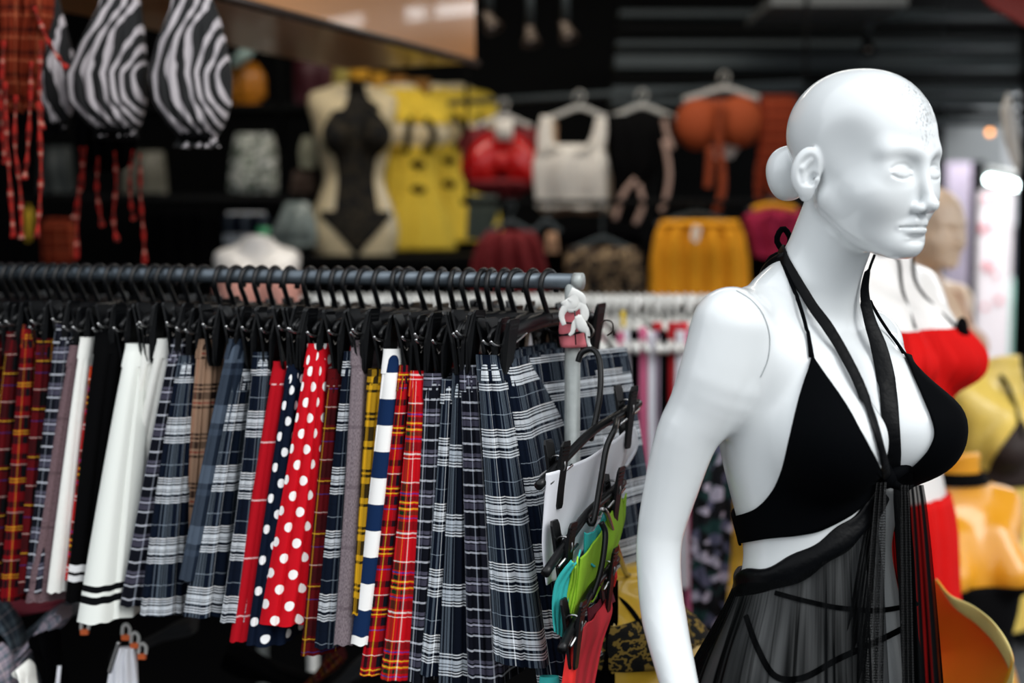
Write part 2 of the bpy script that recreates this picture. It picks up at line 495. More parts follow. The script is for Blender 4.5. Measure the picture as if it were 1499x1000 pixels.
class Body:
    """female figure. origin between the feet on the floor, faces -y, +x is her left"""
    def __init__(s, yaw=0, head_at=None, head_yaw=0, head_pitch=0, neck=True, armR=None, armL=None, legs=True, has_head=True, bust=1.0, neck_cut=None, roll=0):
        s.__dict__.update(locals())
        s.Hm = np.array(Matrix.Rotation(R(head_yaw), 3, 'Z') @ Matrix.Rotation(R(head_pitch), 3, 'X'), dtype=np.float32)
    def __call__(s, p):
        p = p.astype(np.float32)
        b = s.bust; p0 = p
        if s.roll:
            p = p.copy(); t = np.clip((p[:, 2]-1.34)/.12, 0, 1)*np.clip((1.62-p[:, 2])/.1, 0, 1); p[:, 2] += s.roll*t*(p[:, 0]+.10)
        x = np.abs(p[:, 0]); m = np.stack([x, p[:, 1], p[:, 2]], 1)
        rows = [(.74, 0, .02, .090, .070), (.86, 0, .025, .150, .105), (.94, 0, .022, .172, .118), (1.00, 0, .015, .168, .110), (1.06, 0, .005, .148, .092), (1.12, 0, 0, .124, .080), (1.165, 0, 0, .114, .077),
                (1.21, 0, .002, .122, .085), (1.28, 0, .006, .140, .096), (1.35, 0, .012, .150, .100), (1.41, 0, .020, .148, .090), (1.45, 0, .026, .130, .072), (1.48, 0, .030, .095, .056), (1.505, 0, .032, .055, .047)]
        d = loft(p, rows, 2.15)
        # breasts
        d = u_(d, s_ell(m, (.080, -.080, 1.318), (.062*b, .062*b, .058*b), rotm('Z', 0)), .036)
        d = u_(d, s_cap(m, (.066, -.052, 1.405), (.080, -.090, 1.330), .026, .040*b), .05)
        # shoulders: girdle, collar bones
        d = u_(d, s_cap(m, (.045, .036, 1.495), (.135, .026, 1.462), .030, .036), .04)
        d = u_(d, s_ell(m, (.098, .02, 1.42), (.058, .066, .056)), .03)
        # neck
        p = p0
        d = u_(d, s_cap(p, (0, .034, 1.46), (0.0, .012, 1.62) if s.head_at is None else tuple(np.array(s.head_at)+s.Hm @ np.array((0, .024, .065), dtype=np.float32)), .053, .049), .05)
        if s.neck_cut is not None:
            n, c = s.neck_cut; n = np.array(n, dtype=np.float32); n /= np.linalg.norm(n)
            pl = (p-np.array(c, dtype=np.float32)) @ n
            d = np.maximum(d, pl)
        for arm in (s.armR, s.armL):
            if arm is None: continue
            pts, rad = arm; a = None
            bb = bez(pts, 28); rad = np.interp(np.linspace(0, 1, 28), np.linspace(0, 1, len(rad)), rad); pts = [tuple(v) for v in bb]
            for i in range(len(pts)-1):
                q = s_cap(p, pts[i], pts[i+1], rad[i], rad[i+1]); a = q if a is None else np.minimum(a, q)
            d = u_(d, a, .022)
        if s.legs:
            l = s_cap(m, (.088, .025, .92), (.085, .01, .50), .088, .052)
            l = u_(l, s_cap(m, (.085, .01, .50), (.085, .03, .12), .052, .034), .02)
            l = u_(l, s_ell(m, (.084, .035, .36), (.05, .052, .11)), .03)
            l = u_(l, s_cap(m, (.085, .03, .12), (.088, -.03, .035), .034, .030), .03)
            l = u_(l, s_ell(m, (.090, -.075, .025), (.040, .085, .025)), .03)
            d = u_(d, l, .03)
        if s.has_head and s.head_at is not None:
            q = (p-np.array(s.head_at, dtype=np.float32)) @ s.Hm
            near = (np.abs(q) < .25).all(1)
            hd = np.full(len(p), .3, dtype=np.float32)
            if near.any():
                hd[near] = head(q[near])
            else: pass
            far = ~near
            if far.any(): hd[far] = np.sqrt((q[far]**2).sum(1))-.15
            d = u_(d, hd, .014)
        return d
def body_mesh(name, B, lo, hi, h, headbox=None, hh=.0018):
    V, Q = nets(B, lo, hi, h)
    if headbox is None: return np_mesh(name, V, Q), V, Q
    zc = headbox[0][2]
    V = relax(V, Q, 6, V[:, 2] < zc-.02)
    V1, Q1 = sel(V, Q, V[:, 2] < zc+h*2.2)
    V2, Q2 = nets(B, headbox[0], headbox[1], hh)
    V2, Q2 = sel(V2, Q2, V2[:, 2] > zc+hh*1.2)
    Vt = np.concatenate([V1, V2]); Qt = np.concatenate([Q1, Q2+len(V1)])
    return np_mesh(name, Vt, Qt), Vt, Qt
# ---------------------------------------------------------------- white mannequin
M_white = mat('glossy_white_paint', 'e2e6e7', rough=0.25, coat=0.5, noise=0.015, nscale=6, spec=0.45)
_nt_ = M_white.node_tree
_tc = _nt_.nodes.new('ShaderNodeTexCoord')
MY = 1.83                        # depth of the spine
BYAW = 40
o0 = P(1203, 500, MY); MORG = Vector((o0.x, MY, 0))
RB = Matrix.Rotation(R(BYAW), 3, 'Z')
def to_body(w): return tuple(RB.transposed() @ (Vector(w)-MORG))
def from_body(l): return RB @ Vector(l)+MORG
hw = P(1255, 376, 1.775)         # world position of the point under the chin axis
HEADAT = to_body(hw)
ap = [(1068, 478, 1.735), (1048, 555, 1.735), (1028, 600, 1.74), (1005, 640, 1.745), (983, 712, 1.755), (966, 784, 1.76), (965, 842, 1.755), (973, 910, 1.74), (994, 1000, 1.70), (1012, 1080, 1.67)]
armR = ([to_body(P(*q)) for q in ap], [.047, .047, .0425, .0385, .034, .0285, .0275, .0280, .0235, .020])
armL = ([(.138, .03, 1.425), (.155, .07, 1.30), (.165, .10, 1.15), (.165, .09, 1.05), (.165, .06, .93), (.16, .05, .88)], [.041, .036, .029, .029, .022, .020])
BOD = Body(head_at=HEADAT, head_yaw=-3, head_pitch=4, armR=armR, armL=armL, roll=.13, bust=.97)
HEAD_BUN = True
hb = np.array(HEADAT)
bm_, BV, BQ = body_mesh('body', BOD, (-.34, -.26, -.02), (.30, .24, hb[2]+.06), .005, ((hb[0]-.14, hb[1]-.18, hb[2]-.022), (hb[0]+.14, hb[1]+.16, hb[2]+.25)), .0018)
mann = thing('mannequin', 'glossy white female mannequin in a black halter dress, in front of everything at right', 'mannequin', MORG)
mann.rotation_euler = (0, 0, R(BYAW))
def scuffs():
    nt = M_white.node_tree; b = nt.nodes['Principled BSDF']
    src = b.inputs['Base Color'].links[0].from_socket
    mask = None
    for (px, py, r_) in ((1345, 128, .022), (1352, 170, .020), (1348, 205, .010)):
        c = Vector(to_body(P(px, py, 1.70)))
        vm = nt.nodes.new('ShaderNodeVectorMath'); vm.operation = 'DISTANCE'; nt.links.new(_tc.outputs['Object'], vm.inputs[0]); vm.inputs[1].default_value = c
        k = math_node(nt, 'SUBTRACT', 1.0, math_node(nt, 'DIVIDE', vm.outputs['Value'], r_*2.2))
        mask = k if mask is None else math_node(nt, 'MAXIMUM', mask, k)
    mp = nt.nodes.new('ShaderNodeMapping'); mp.inputs['Scale'].default_value = (420, 420, 260); nt.links.new(_tc.outputs['Object'], mp.inputs[0])
    nz = nt.nodes.new('ShaderNodeTexNoise'); nz.inputs['Scale'].default_value = 1; nz.inputs['Detail'].default_value = 5; nt.links.new(mp.outputs[0], nz.inputs['Vector'])
    m = math_node(nt, 'GREATER_THAN', math_node(nt, 'ADD', math_node(nt, 'MULTIPLY', mask, .30), nz.outputs['Fac']), .775)
    nt.links.new(mixc(nt, math_node(nt, 'MULTIPLY', m, .55), src, srgb('4a4648')), b.inputs['Base Color'])
scuffs()
body = bpy.data.objects.new('body', bm_); COL.objects.link(body); body.parent = mann; bm_.materials.append(M_white)

HEAD_BUN = False
BVW = [from_body(v) for v in BV.tolist()]
BVH_ = BVHTree.FromPolygons(BVW, BQ.tolist())
_tv, _tq = nets(Body(head_at=HEADAT, head_yaw=-3, head_pitch=4, roll=.13, bust=.97, has_head=False), (-.24, -.24, .3), (.24, .20, 1.62), .008)
BVT = BVHTree.FromPolygons([from_body(v) for v in _tv.tolist()], _tq.tolist())
CAMP = Vector((0, 0, CAMZ))
def cast(px, py, off=.004):
    d = (P(px, py, 1)-CAMP).normalized()
    h, n, i, t = BVH_.ray_cast(CAMP, d, 4)
    if h is None: return None, None
    return h+n*off, n
def sil(px, py, step=1.0, lim=80):
    last = px
    for k in range(int(lim)):
        if cast(px+k*step, py)[0] is None: break
        last = px+k*step
    return last
def curve2(pts, n):
    return [(v.x, v.y) for v in bez([(a, b, 0) for a, b in pts], n)]
def hitc(px, py, off):
    h, n = cast(px, py, off)
    k = 0
    while h is None and k < 60:
        k += 1
        h, n = cast(px-k, py, off)
        if h is None: h, n = cast(px+k, py, off)
    return h, n
M_black = mat('black_jersey', '030406', rough=0.8, noise=0.2, nscale=200, bump=.15, bscale=900, spec=.035)
M_strap = mat('black_satin_tape', '030406', rough=0.42, noise=0.2, bump=.5, bscale=90, spec=.10)
MAT_sheer = None
def sheer(name, a_lo, a_hi, col='050608', freq=260, rough=.7):
    m, nt, b = _nt(name); u, v, tc = uvxy(nt)
    mp = nt.nodes.new('ShaderNodeMapping'); mp.inputs['Scale'].default_value = (freq, 3, 1); nt.links.new(tc.outputs['UV'], mp.inputs[0])
    nz = nt.nodes.new('ShaderNodeTexNoise'); nz.inputs['Scale'].default_value = 1; nz.inputs['Detail'].default_value = 3; nt.links.new(mp.outputs[0], nz.inputs['Vector'])
    # the cloth closes up where it turns edge-on
    lw = nt.nodes.new('ShaderNodeLayerWeight'); lw.inputs['Blend'].default_value = 0.35
    a = math_node(nt, 'MULTIPLY_ADD', nz.outputs['Fac'], (a_hi-a_lo)*1.6, a_lo-(a_hi-a_lo)*.3)
    a = math_node(nt, 'ADD', a, math_node(nt, 'MULTIPLY', lw.outputs['Facing'], 0.55))
    cl = nt.nodes.new('ShaderNodeClamp'); nt.links.new(a, cl.inputs[0])
    nt.links.new(cl.outputs[0], b.inputs['Alpha'])
    b.inputs['Base Color'].default_value = srgb(col); b.inputs['Roughness'].default_value = rough; b.inputs['Specular IOR Level'].default_value = .06
    MATS[name] = m; return m
M_sheer = sheer('sheer_black_chiffon', .52, .97, col='020304', freq=42)
M_sheer2 = sheer('double_black_chiffon', .72, .96, col='020304', freq=90)
def netmat(name, col, per, line, alpha0=.1):
    m, nt, b = _nt(name); u, v, tc = uvxy(nt)
    mp = nt.nodes.new('ShaderNodeMapping'); mp.inputs['Scale'].default_value = (1/per, 1/per, 1); nt.links.new(tc.outputs['UV'], mp.inputs[0])
    vo = nt.nodes.new('ShaderNodeTexVoronoi'); vo.feature = 'DISTANCE_TO_EDGE'; vo.inputs['Scale'].default_value = 1; vo.inputs['Randomness'].default_value = .35
    nt.links.new(mp.outputs[0], vo.inputs['Vector'])
    k = math_node(nt, 'LESS_THAN', vo.outputs['Distance'], line)
    nt.links.new(math_node(nt, 'MAXIMUM', k, alpha0), b.inputs['Alpha'])
    b.inputs['Base Color'].default_value = srgb(col); b.inputs['Roughness'].default_value = .6
    MATS[name] = m; return m
M_net = netmat('black_fishnet', '040506', .0035, .17, .35)
def mpart(name, mb, m, parent=None, **k):
    # geometry is in world space; bring it into the rotated mannequin frame
    q = MB(); q.f = mb.f; q.uv = mb.uv; q.v = [to_body(v) for v in mb.v]
    me = q.mesh(name); fixn(me)
    o = bpy.data.objects.new(name, me); COL.objects.link(o); o.parent = parent or mann
    me.materials.append(m)
    if k.get('solid'):
        md = o.modifiers.new('solid', 'SOLIDIFY'); md.thickness = k['solid']; md.offset = 0
    if k.get('label'): o['label'] = k['label']
    return o
# cups
pr = [((1070, 757), (1078, 797)), ((1105, 745), (1112, 789)), ((1128, 722), (1138, 785)), ((1148, 685), (1160, 783)), ((1160, 640), (1180, 780)), ((1172, 585), (1197, 776)),
      ((1187, 521), (1215, 768)), ((1215, 562), (1230, 760)), ((1240, 600), (1246, 750)), ((1262, 640), (1262, 736)), ((1277, 668), (1276, 722)), ((1292, 700), (1292, 710))]
tp = [p[0] for p in pr]; bt = [p[1] for p in pr]
ta = curve2(tp[:7], 31)+curve2(tp[6:], 26)[1:]; ba = curve2(bt[:7], 31)+curve2(bt[6:], 26)[1:]
rows = []
for i, (a, b) in enumerate(zip(ta, ba)):
    r_ = []
    for j in range(25):
        t = j/24; h, n = hitc(lerp(a[0], b[0], t), lerp(a[1], b[1], t), .0045)
        r_.append(h)
    rows.append(r_)
top = mpart('halter_top', MB().grid(rows), M_black, solid=.003, label='black jersey triangle halter top')
cupL = rows
inn = [(1322, 522), (1335, 552), (1350, 585), (1361, 612), (1366, 634), (1359, 655), (1342, 675), (1322, 690), (1303, 700)]
out = [(1330, 522), (1348, 552), (1370, 590), (1390, 625), (1399, 655), (1399, 680), (1388, 702), (1368, 717), (1335, 722)]
ia = curve2(inn, 33); oa = curve2(out, 33); rows = []
for k, (a, b) in enumerate(zip(ia, oa)):
    ex = sil(a[0], b[1] if k < 20 else b[1]) if k > 4 else b[0]
    bx = ex if 4 < k < 27 else b[0]
    r_ = []
    for j in range(15):
        t = j/14; h, n = hitc(lerp(a[0], bx-.5, t), lerp(a[1], b[1], t), .0045); r_.append(h)
    d = (r_[-1]-CAMP).normalized()
    for e in (.01, .022, .036, .05):
        c, n, _, _ = BVH_.find_nearest(r_[14]+d*e); r_.append(c+n*.0045)
    rows.append(r_)
mpart('halter_top', MB().grid(rows), M_black, parent=top, solid=.003)
# band round the back from the near end of the cup to the far one
def ring(phi, z, off=.0045):
    # phi=0 front (-y), increasing towards her left (+x); body frame
    c = Vector((0, .005, z)); d = Vector((math.sin(phi), -math.cos(phi), 0))
    o = from_body(c+d*.6); dd = (RB @ -d)
    h, n, i, t = BVT.ray_cast(o, dd, .7)
    if h is None: return from_body(c+d*.12), RB @ d
    return h+n*off, n
def phiz(w):
    l = Vector(to_body(w)); return math.atan2(l.x, -(l.y-.005)), l.z
a0 = phiz(hitc(1071, 757, 0)[0]); b0 = phiz(hitc(1079, 797, 0)[0])
rows = []
for i in range(41):
    t = i/40; ph = lerp(max(a0[0], b0[0])+.03, -2*math.pi+1.2, t)
    rows.append([ring(ph, lerp(lerp(a0[1], b0[1], j/5), lerp(1.25, 1.215, j/5), t), .0045)[0] for j in range(6)])
mpart('back_band', MB().grid(rows), M_black, parent=top, solid=.003)
def ribbon(pts, w, off=.003, n=40, th=.0018, slack=True, hang=None, m=8):
    cp = curve2(pts, n); ws = np.interp(np.linspace(0, 1, n), np.linspace(0, 1, len(w)), w)
    H = []; Nn = []
    for (x, y) in cp:
        h, nn = hitc(x, y, 0); H.append(h); Nn.append(nn)
    D = [(h-CAMP).length for h in H]
    if slack:
        for _ in range(60):
            for i in range(1, n-1):
                D[i] = min(D[i], (D[i-1]+D[i+1])/2)
    V = []
    for i in range(n):
        d = (P(cp[i][0], cp[i][1], 1)-CAMP).normalized(); c = CAMP+d*D[i]
        nn = Nn[i]
        if (H[i]-c).length > .004: nn = (nn*.4-d*.6).normalized()
        V.append((c+nn*off, nn))
    q = MB(); rows = []; L = 0
    for i in range(n):
        c, nn = V[i]; t = (V[min(i+1, n-1)][0]-V[max(i-1, 0)][0]).normalized()
        s = nn.cross(t).normalized(); nn = t.cross(s).normalized()
        hw_ = ws[i]/2/F*D[i]
        rows.append([c+s*math.cos(g)*hw_+nn*math.sin(g)*th for g in [2*math.pi*k/m for k in range(m)]])
    q.grid(rows, close=True)
    return q
strap1 = mpart('neck_strap', ribbon([(1146, 366), (1152, 385), (1166, 410), (1188, 447), (1210, 478), (1232, 515), (1255, 560), (1274, 610), (1287, 655), (1298, 702)], [16, 15, 14, 15, 17, 17, 17, 16, 15, 16], m=12), M_strap, parent=top)
strap2 = mpart('neck_strap', ribbon([(1277, 372), (1268, 398), (1264, 430), (1272, 470), (1286, 510), (1297, 560), (1303, 620), (1306, 665), (1306, 702)], [7, 10, 15, 19, 24, 27, 25, 24, 18], m=12), M_strap, parent=top)
mpart('shoulder_string', ribbon([(1150, 392), (1160, 420), (1171, 450), (1180, 485), (1187, 524)], [6, 6, 6, 6, 9]), M_black, parent=top)
mpart('shoulder_string', ribbon([(1272, 440), (1285, 464), (1300, 487), (1314, 506), (1326, 526)], [5, 5, 5, 5, 8]), M_black, parent=top)
# strap behind the neck, with the bow
bk = [BVH_.find_nearest(from_body((0.055*math.sin(a), .03+.09*math.cos(a), 1.545)))[0] for a in [R(x) for x in range(-100, 101, 10)]]
mpart('neck_strap', MB().tube(bk, .006, 8), M_strap, parent=top)
q = MB(); kc = P(1150, 372, 1.90)
q.tube(bez([kc, kc+Vector((-.012, 0, .018)), kc+Vector((-.004, 0, .034)), kc+Vector((.006, 0, .02)), kc], 14), [.004]*14, 8)
q.tube(bez([kc, kc+Vector((-.018, .01, -.01)), kc+Vector((-.030, .01, -.035))], 8), [.006, .006, .007, .007, .006, .005, .004, .003], 8)
q.ball(kc, (.011, .009, .012))
mpart('bow', q, M_black, parent=top)
M_seam = mat('seam_grey', '9aa0a2', rough=.5)
mpart('arm_seam', ribbon([(1078, 426), (1100, 440), (1117, 462), (1126, 492), (1124, 525), (1113, 552)], [1.4]*6, off=.0006, th=.0006, slack=False), M_seam, label='thin joint line round the shoulder')
# knot between the cups
kh, kn = hitc(1298, 700, 0); kd = (CAMP-kh).normalized(); kc = kh+kd*.012
q = MB(); q.ball(kc, (.013, .012, .014), rot=Matrix.Rotation(R(30), 3, 'Y'))
for dx, dz, l in ((-.020, .006, .011), (.022, .010, .010), (.016, -.012, .008), (-.014, -.012, .009), (.002, .016, .008)):
    q.tube([kc+Vector((0, 0, 0)), kc+Vector((dx*.5, 0, dz*.6)), kc+Vector((dx*1.5, .012, dz*1.3))], [.008, l*.8, l*.45], 10)
mpart('knot', q, M_black, parent=top)
# wrap skirt of sheer cloth hanging from the knot and the rolled waistband
kl = Vector(to_body(kc)); KPH, KZ = phiz(kc)
wb_px = [(1292, 712), (1262, 752), (1230, 780), (1190, 808), (1150, 832), (1118, 844), (1094, 846)]
wb = [phiz(hitc(x, y, 0)[0]) for x, y in wb_px]
print('knot', KPH, KZ, wb)
# waist line: phi -> z, going from the knot round her right side, the back, to her left side and back to the knot
wl = [(KPH, KZ-.012)]+wb[1:]
wl = sorted(wl, key=lambda q: -q[0])
phs = [q[0] for q in wl]; zs = [q[1] for q in wl]
far = [(-1.9, 1.125), (-2.6, 1.13), (-3.4, 1.14), (-4.2, 1.16), (-4.9, 1.19), (-5.5, 1.24), (-2*math.pi+KPH+.12, KZ-.012)]
phs += [f[0] for f in far if f[0] < phs[-1]-.05]; zs += [f[1] for f in far if f[0] < min(wl[-1][0], 0)-.05]
XP = np.array(phs[::-1]); ZP = np.array(zs[::-1])
def wz(ph): return float(np.interp(ph, XP, ZP))
def lp(w): return Vector(to_body(w))
SK = {}
def skirt_rows(ph0, ph1, nc, z1, nr, fold, flare, off0=.006, seed=1, gath=60):
    rnd = random.Random(seed); fz = [rnd.random()*6.28 for _ in range(6)]
    cols = []
    for i in range(nc):
        ph = lerp(ph0, ph1, i/(nc-1)); z0 = wz(ph); col = []; rr = 0
        for j in range(nr):
            t = j/(nr-1); z = lerp(z0, z1, t**1.15)
            h, n = ring(ph, z, 0); l = lp(h); rb = math.hypot(l.x, l.y-.005)
            if j == 0 and abs(z-KZ) < .06: rb = max(rb, math.hypot(kl.x, kl.y-.005)*(1-abs(z-KZ)/.3))
            rr = max(rb+off0, rr+flare*(z0-z1)/(nr-1)*(0 if j == 0 else 1))
            am = fold*(smooth((z0-z)/.10)*.35+smooth((z0-z)/.5)*.65)
            w = am*(math.sin(ph*gath*.5+fz[0]+1.3*math.sin(ph*5+fz[1]))+.5*math.sin(ph*gath+fz[2]+2*t))+.0012*math.sin(ph*gath*3)*smooth((z0-z)/.02)*(1-smooth((z0-z)/.25))
            r2 = rr+abs(am)*1.2+w
            col.append(from_body((r2*math.sin(ph), .005-r2*math.cos(ph), z)))
        cols.append(col)
    return cols
near = skirt_rows(KPH-.17, -3.3, 260, .42, 60, .010, .05, seed=2)
uvn = [[(i*.0035, j*.014) for j in range(60)] for i in range(260)]
skirt = mpart('sheer_skirt', MB().grid(near, uv=uvn), M_sheer, label='see-through black chiffon wrap skirt')
farp = skirt_rows(-3.3, -2*math.pi+KPH+.14, 230, .42, 60, .006, .05, seed=5)
mpart('side_panel', MB().grid(farp, uv=[[(i*.0035, j*.014) for j in range(60)] for i in range(230)]), M_sheer2, parent=skirt)
# rolled waistband
pts = []; 
for i in range(90):
    ph = lerp(KPH-.02, -5.2, i/89); h, n = ring(ph, wz(ph)-.002, .004); pts.append(h)
for _ in range(3): pts = [pts[0]]+[(pts[i-1]+pts[i]*2+pts[i+1])/4 for i in range(1, 89)]+[pts[-1]]
q = MB(); rows = []
for i, p in enumerate(pts):
    t = (pts[min(i+1, 89)]-pts[max(i-1, 0)]).normalized(); out_ = (p-from_body((0, .005, lp(p).z))).normalized(); up = t.cross(out_).normalized()
    if up.z < 0: up = -up
    w = .0155+.002*math.sin(i*.7)
    rows.append([p+up*(math.cos(g)*w-.004)+out_*(math.sin(g)*.005+.0015*math.sin(3*g+i*.2)) for g in [2*math.pi*k/14 for k in range(14)]])
q.grid(rows, close=True); mpart('waistband', q, M_strap, parent=skirt)
# gathered mesh fall under the knot
def fall(x0, x1, y0, xb0, xb1, name, m, dph=0, seed=0, zz=.42, dep=.012):
    rnd = random.Random(seed); f = rnd.random()*6
    rows = []
    for j in range(50):
        t = j/49; z = lerp(KZ-.012, zz, t); r_ = []
        y = lerp(y0, 1700, t)
        for i in range(24):
            s = i/23; X = lerp(lerp(x0, x1, s), lerp(xb0, xb1, s), t**.8)
            D = lerp(kc.y-.004, kc.y-.035, t**.6)-dep-.006*math.sin(s*17+f+t*2)*(.4+t)
            r_.append(P(X, y, D))
        rows.append(r_)
    return mpart(name, MB().grid(rows, uv=[[(i*.0022, j*.018) for i in range(24)] for j in range(50)]), m, parent=skirt)
fall(1283, 1298, 706, 1225, 1285, 'mesh_fall', M_net, seed=1)
fall(1282, 1296, 706, 1140, 1215, 'gathered_fall', M_sheer2, seed=3, dep=.002)
fall(1320, 1352, 710, 1345, 1430, 'gathered_fall', M_sheer2, seed=4, dep=.004)
fall(1317, 1330, 710, 1326, 1352, 'mesh_fall', M_net, seed=6, dep=.010)
# bikini strings under the skirt
def under(name, pts, w): mpart(name, ribbon(pts, w, off=.002, slack=False), M_black, parent=skirt)
under('bikini_string', [(1135, 868), (1180, 880), (1230, 890), (1290, 893), (1345, 883)], [7]*5)
under('bikini_string', [(1093, 902), (1110, 950), (1135, 990), (1175, 992), (1225, 965), (1280, 940), (1330, 915)], [9]*7)
# ---------------------------------------------------------------- cloth patterns
NAVY = '08101e'; W = 'e6eaee'; G = '6b7682'; K = '05070b'
M_navy = plaid('navy_white_plaid', NAVY, .060, .090,
    [(.02, .05, G), (.09, .03, K), (.14, .28, '68747f'), (.20, .02, K), (.27, .02, K), (.36, .02, K), (.54, .05, G), (.64, .02, W)],
    [(.02, .022, 'ffffff'), (.06, .022, W), (.10, .022, W), (.135, .014, K), (.15, .15, 'e4e9ee'), (.215, .012, K), (.25, .012, K), (.32, .014, K), (.345, .022, W), (.385, .022, W), (.425, .022, W), (.60, .006, K), (.80, .012, '8a949e')])
M_navy2 = plaid('dark_navy_plaid', '070c17', .055, .095,
    [(.10, .05, G), (.20, .14, '6a7682'), (.26, .02, K), (.40, .04, G)],
    [(.02, .02, W), (.06, .02, W), (.11, .15, 'c8d0d8'), (.165, .012, K), (.21, .012, K), (.28, .02, W), (.32, .02, W)])
M_check = plaid('small_dark_check', '0c0e16', .042, .056,
    [(.04, .05, '9aa0ac'), (.30, .24, '272833'), (.50, .05, 'c4c8d0'), (.60, .04, '55596a')],
    [(.04, .05, 'c9ccd4'), (.30, .08, '5a5868'), (.42, .05, 'b4b4c4'), (.50, .14, '4a4858'), (.68, .05, 'c4c8d0')])
M_check2 = plaid('grey_blue_check', '141c28', .09, .09,
    [(.1, .3, '4a5563'), (.5, .1, '2a3442')], [(.1, .3, '4a5563'), (.5, .1, '2a3442')])
RED = 'c4101c'
M_tartan = plaid('red_royal_tartan', RED, .085, .110,
    [(.02, .03, 'f0e8e0'), (.07, .03, '101418'), (.12, .012, 'e8c020'), (.18, .12, '0e1a30'), (.32, .10, '103018'), (.44, .012, 'e8c020'), (.50, .03, '101418'), (.55, .02, 'f0e8e0')],
    [(.02, .016, 'f0e8e0'), (.05, .09, '5a1016'), (.16, .016, '2838a0'), (.20, .06, '101418'), (.27, .022, 'f0c828'), (.31, .03, '101418'), (.35, .022, 'f0c828'), (.39, .05, '0e3018'), (.47, .016, '2838a0'), (.52, .11, '5a1016'), (.66, .02, 'f4ece8'), (.72, .012, 'f4ece8')], f=.6)
M_tartan2 = plaid('narrow_red_tartan', 'b00c18', .030, .085,
    [(.05, .22, '0c1018'), (.45, .18, '3a0a10'), (.75, .05, 'e8c020')],
    [(.02, .018, 'f0e8e0'), (.05, .18, '0c1018'), (.26, .022, 'f0c828'), (.30, .03, '0c1018'), (.34, .022, 'f0c828'), (.40, .14, '18101c'), (.60, .018, '3040a0'), (.80, .10, '2a0c12')])
M_dtartan = plaid('dark_red_tartan_shaded', '4e080d', .05, .075,  # dark red deepened further: shade at the rack's left end is in the colour
    [(.1, .3, '0c0a0c'), (.6, .06, 'c89820')],
    [(.05, .02, 'c0a8a0'), (.10, .30, '080a0c'), (.45, .025, 'c8a028'), (.50, .03, '080a0c'), (.7, .02, '202c70')])
M_tartan3 = plaid('red_tartan_shaded', '7a0a12', .030, .075,  # darker copy of the narrow red tartan, painted for the shaded left skirts
    [(.05, .30, '08090c'), (.45, .18, '2a070b'), (.75, .04, 'b89020')],
    [(.02, .016, 'b0a8a0'), (.05, .24, '08090c'), (.32, .022, 'c8a020'), (.38, .022, 'c8a020'), (.44, .16, '100c12'), (.80, .12, '20080c')])
M_brown = plaid('beige_brown_tartan', '9a7c66', .055, .075,
    [(.05, .22, '1c1210'), (.45, .03, '7a1c18'), (.6, .1, '4a362c')],
    [(.05, .05, '1c1210'), (.13, .05, '1c1210'), (.22, .14, '120c0c'), (.42, .03, '8a2018'), (.5, .05, '1c1210')])
M_mustard = plaid('mustard_black_plaid', 'c0921c', .05, .080, [(.1, .08, '141008'), (.3, .16, '3a2c0c'), (.6, .05, '141008')], [(.05, .05, '141008'), (.14, .05, '141008'), (.3, .25, '1c160c'), (.65, .05, '141008')])
M_window = plaid('red_windowpane', 'a80f1c', .13, .085, [(.4, .018, 'f0d0d0')], [(.5, .025, 'f4d8d8')], f=.5)
M_ndot = dots('navy_polka', '0a1426', 'eeeeee', .039, .0066)
M_rdot = dots('red_polka', 'c2101e', 'f3efec', .039, .0070)
M_mauve = wool('mauve_wool', '8c8084', '54484e')
M_mauve2 = wool('dusty_mauve_wool', '7c6468', '44363a')
M_wht = mat('white_wool_cloth', 'e4e4de', rough=.9, noise=.05, nscale=120, bump=.2, bscale=700, spec=.2)
M_grw = mat('grey_white_cloth', '9aa09c', rough=.9, noise=.05, spec=.2)
M_blk = mat('black_cloth', '020203', rough=.95, noise=.2, spec=.04)
M_wstr = vstripe('white_with_black_bands', 'dde0da', [(.862, .024, '07080b'), (.900, .026, '07080b')], .42)
M_bstr = vstripe('black_with_white_bands', '020203', [(.858, .027, 'e8e8e8'), (.896, .025, 'e8e8e8')], .42)
M_nstr = vstripe('navy_white_broad_stripe', '12284c', [(.0, .5, 'f0efec')], .074)
M_blackplastic = mat('black_plastic', '060709', rough=.34, noise=.1, spec=.32)
M_chrome = mat('dull_chrome_wire', 'a8a8a8', rough=.25, metal=1, noise=.1)
M_darkwire = mat('dark_metal_wire', '5c5854', rough=.3, metal=1, noise=.2)
M_pipe = mat('grey_steel_pipe', '59626a', rough=.42, metal=.55, noise=.25, nscale=60)
M_galv = mat('galvanised_pipe', 'a4a9a7', rough=.5, metal=.35, noise=.35, nscale=50)
# ---------------------------------------------------------------- rack
RA = P(850, 412, 2.02); RZ = RA.z
RBp = P(0, 399, 2.43); RBp.z = RZ
RU = (RBp-RA).normalized(); RN = Vector((RU.y*-1, RU.x, 0)).normalized()
if RN.y > 0: RN = -RN
RLEN = 1.55
post_b = P(838, 600, 2.02)
PB = Vector((RA.x+RU.x*.012, RA.y+RU.y*.012, 0))
rack = thing('clothes_rack', 'grey steel pipe clothes rack loaded with hanging plaid skirts, pink tag on its end post', 'clothes rack', PB)
rail = obj('rail', MB().tube([RA-RU*0.0, RA+RU*RLEN], .0112, 20), M_pipe, rack, label='long horizontal grey pipe')
obj('end_cap', MB().tube([RA-RU*.003, RA+RU*.010], .0122, 20), M_galv, rail)
post = obj('post', MB().tube([PB, (PB.x, PB.y, RZ-.004)], .0112, 20), M_galv, rack, label='scuffed silver upright pipe')
PB2 = PB+RU*(RLEN-.03)
obj('post', MB().tube([PB2, (PB2.x, PB2.y, RZ-.004)], .0112, 20), M_galv, rack)
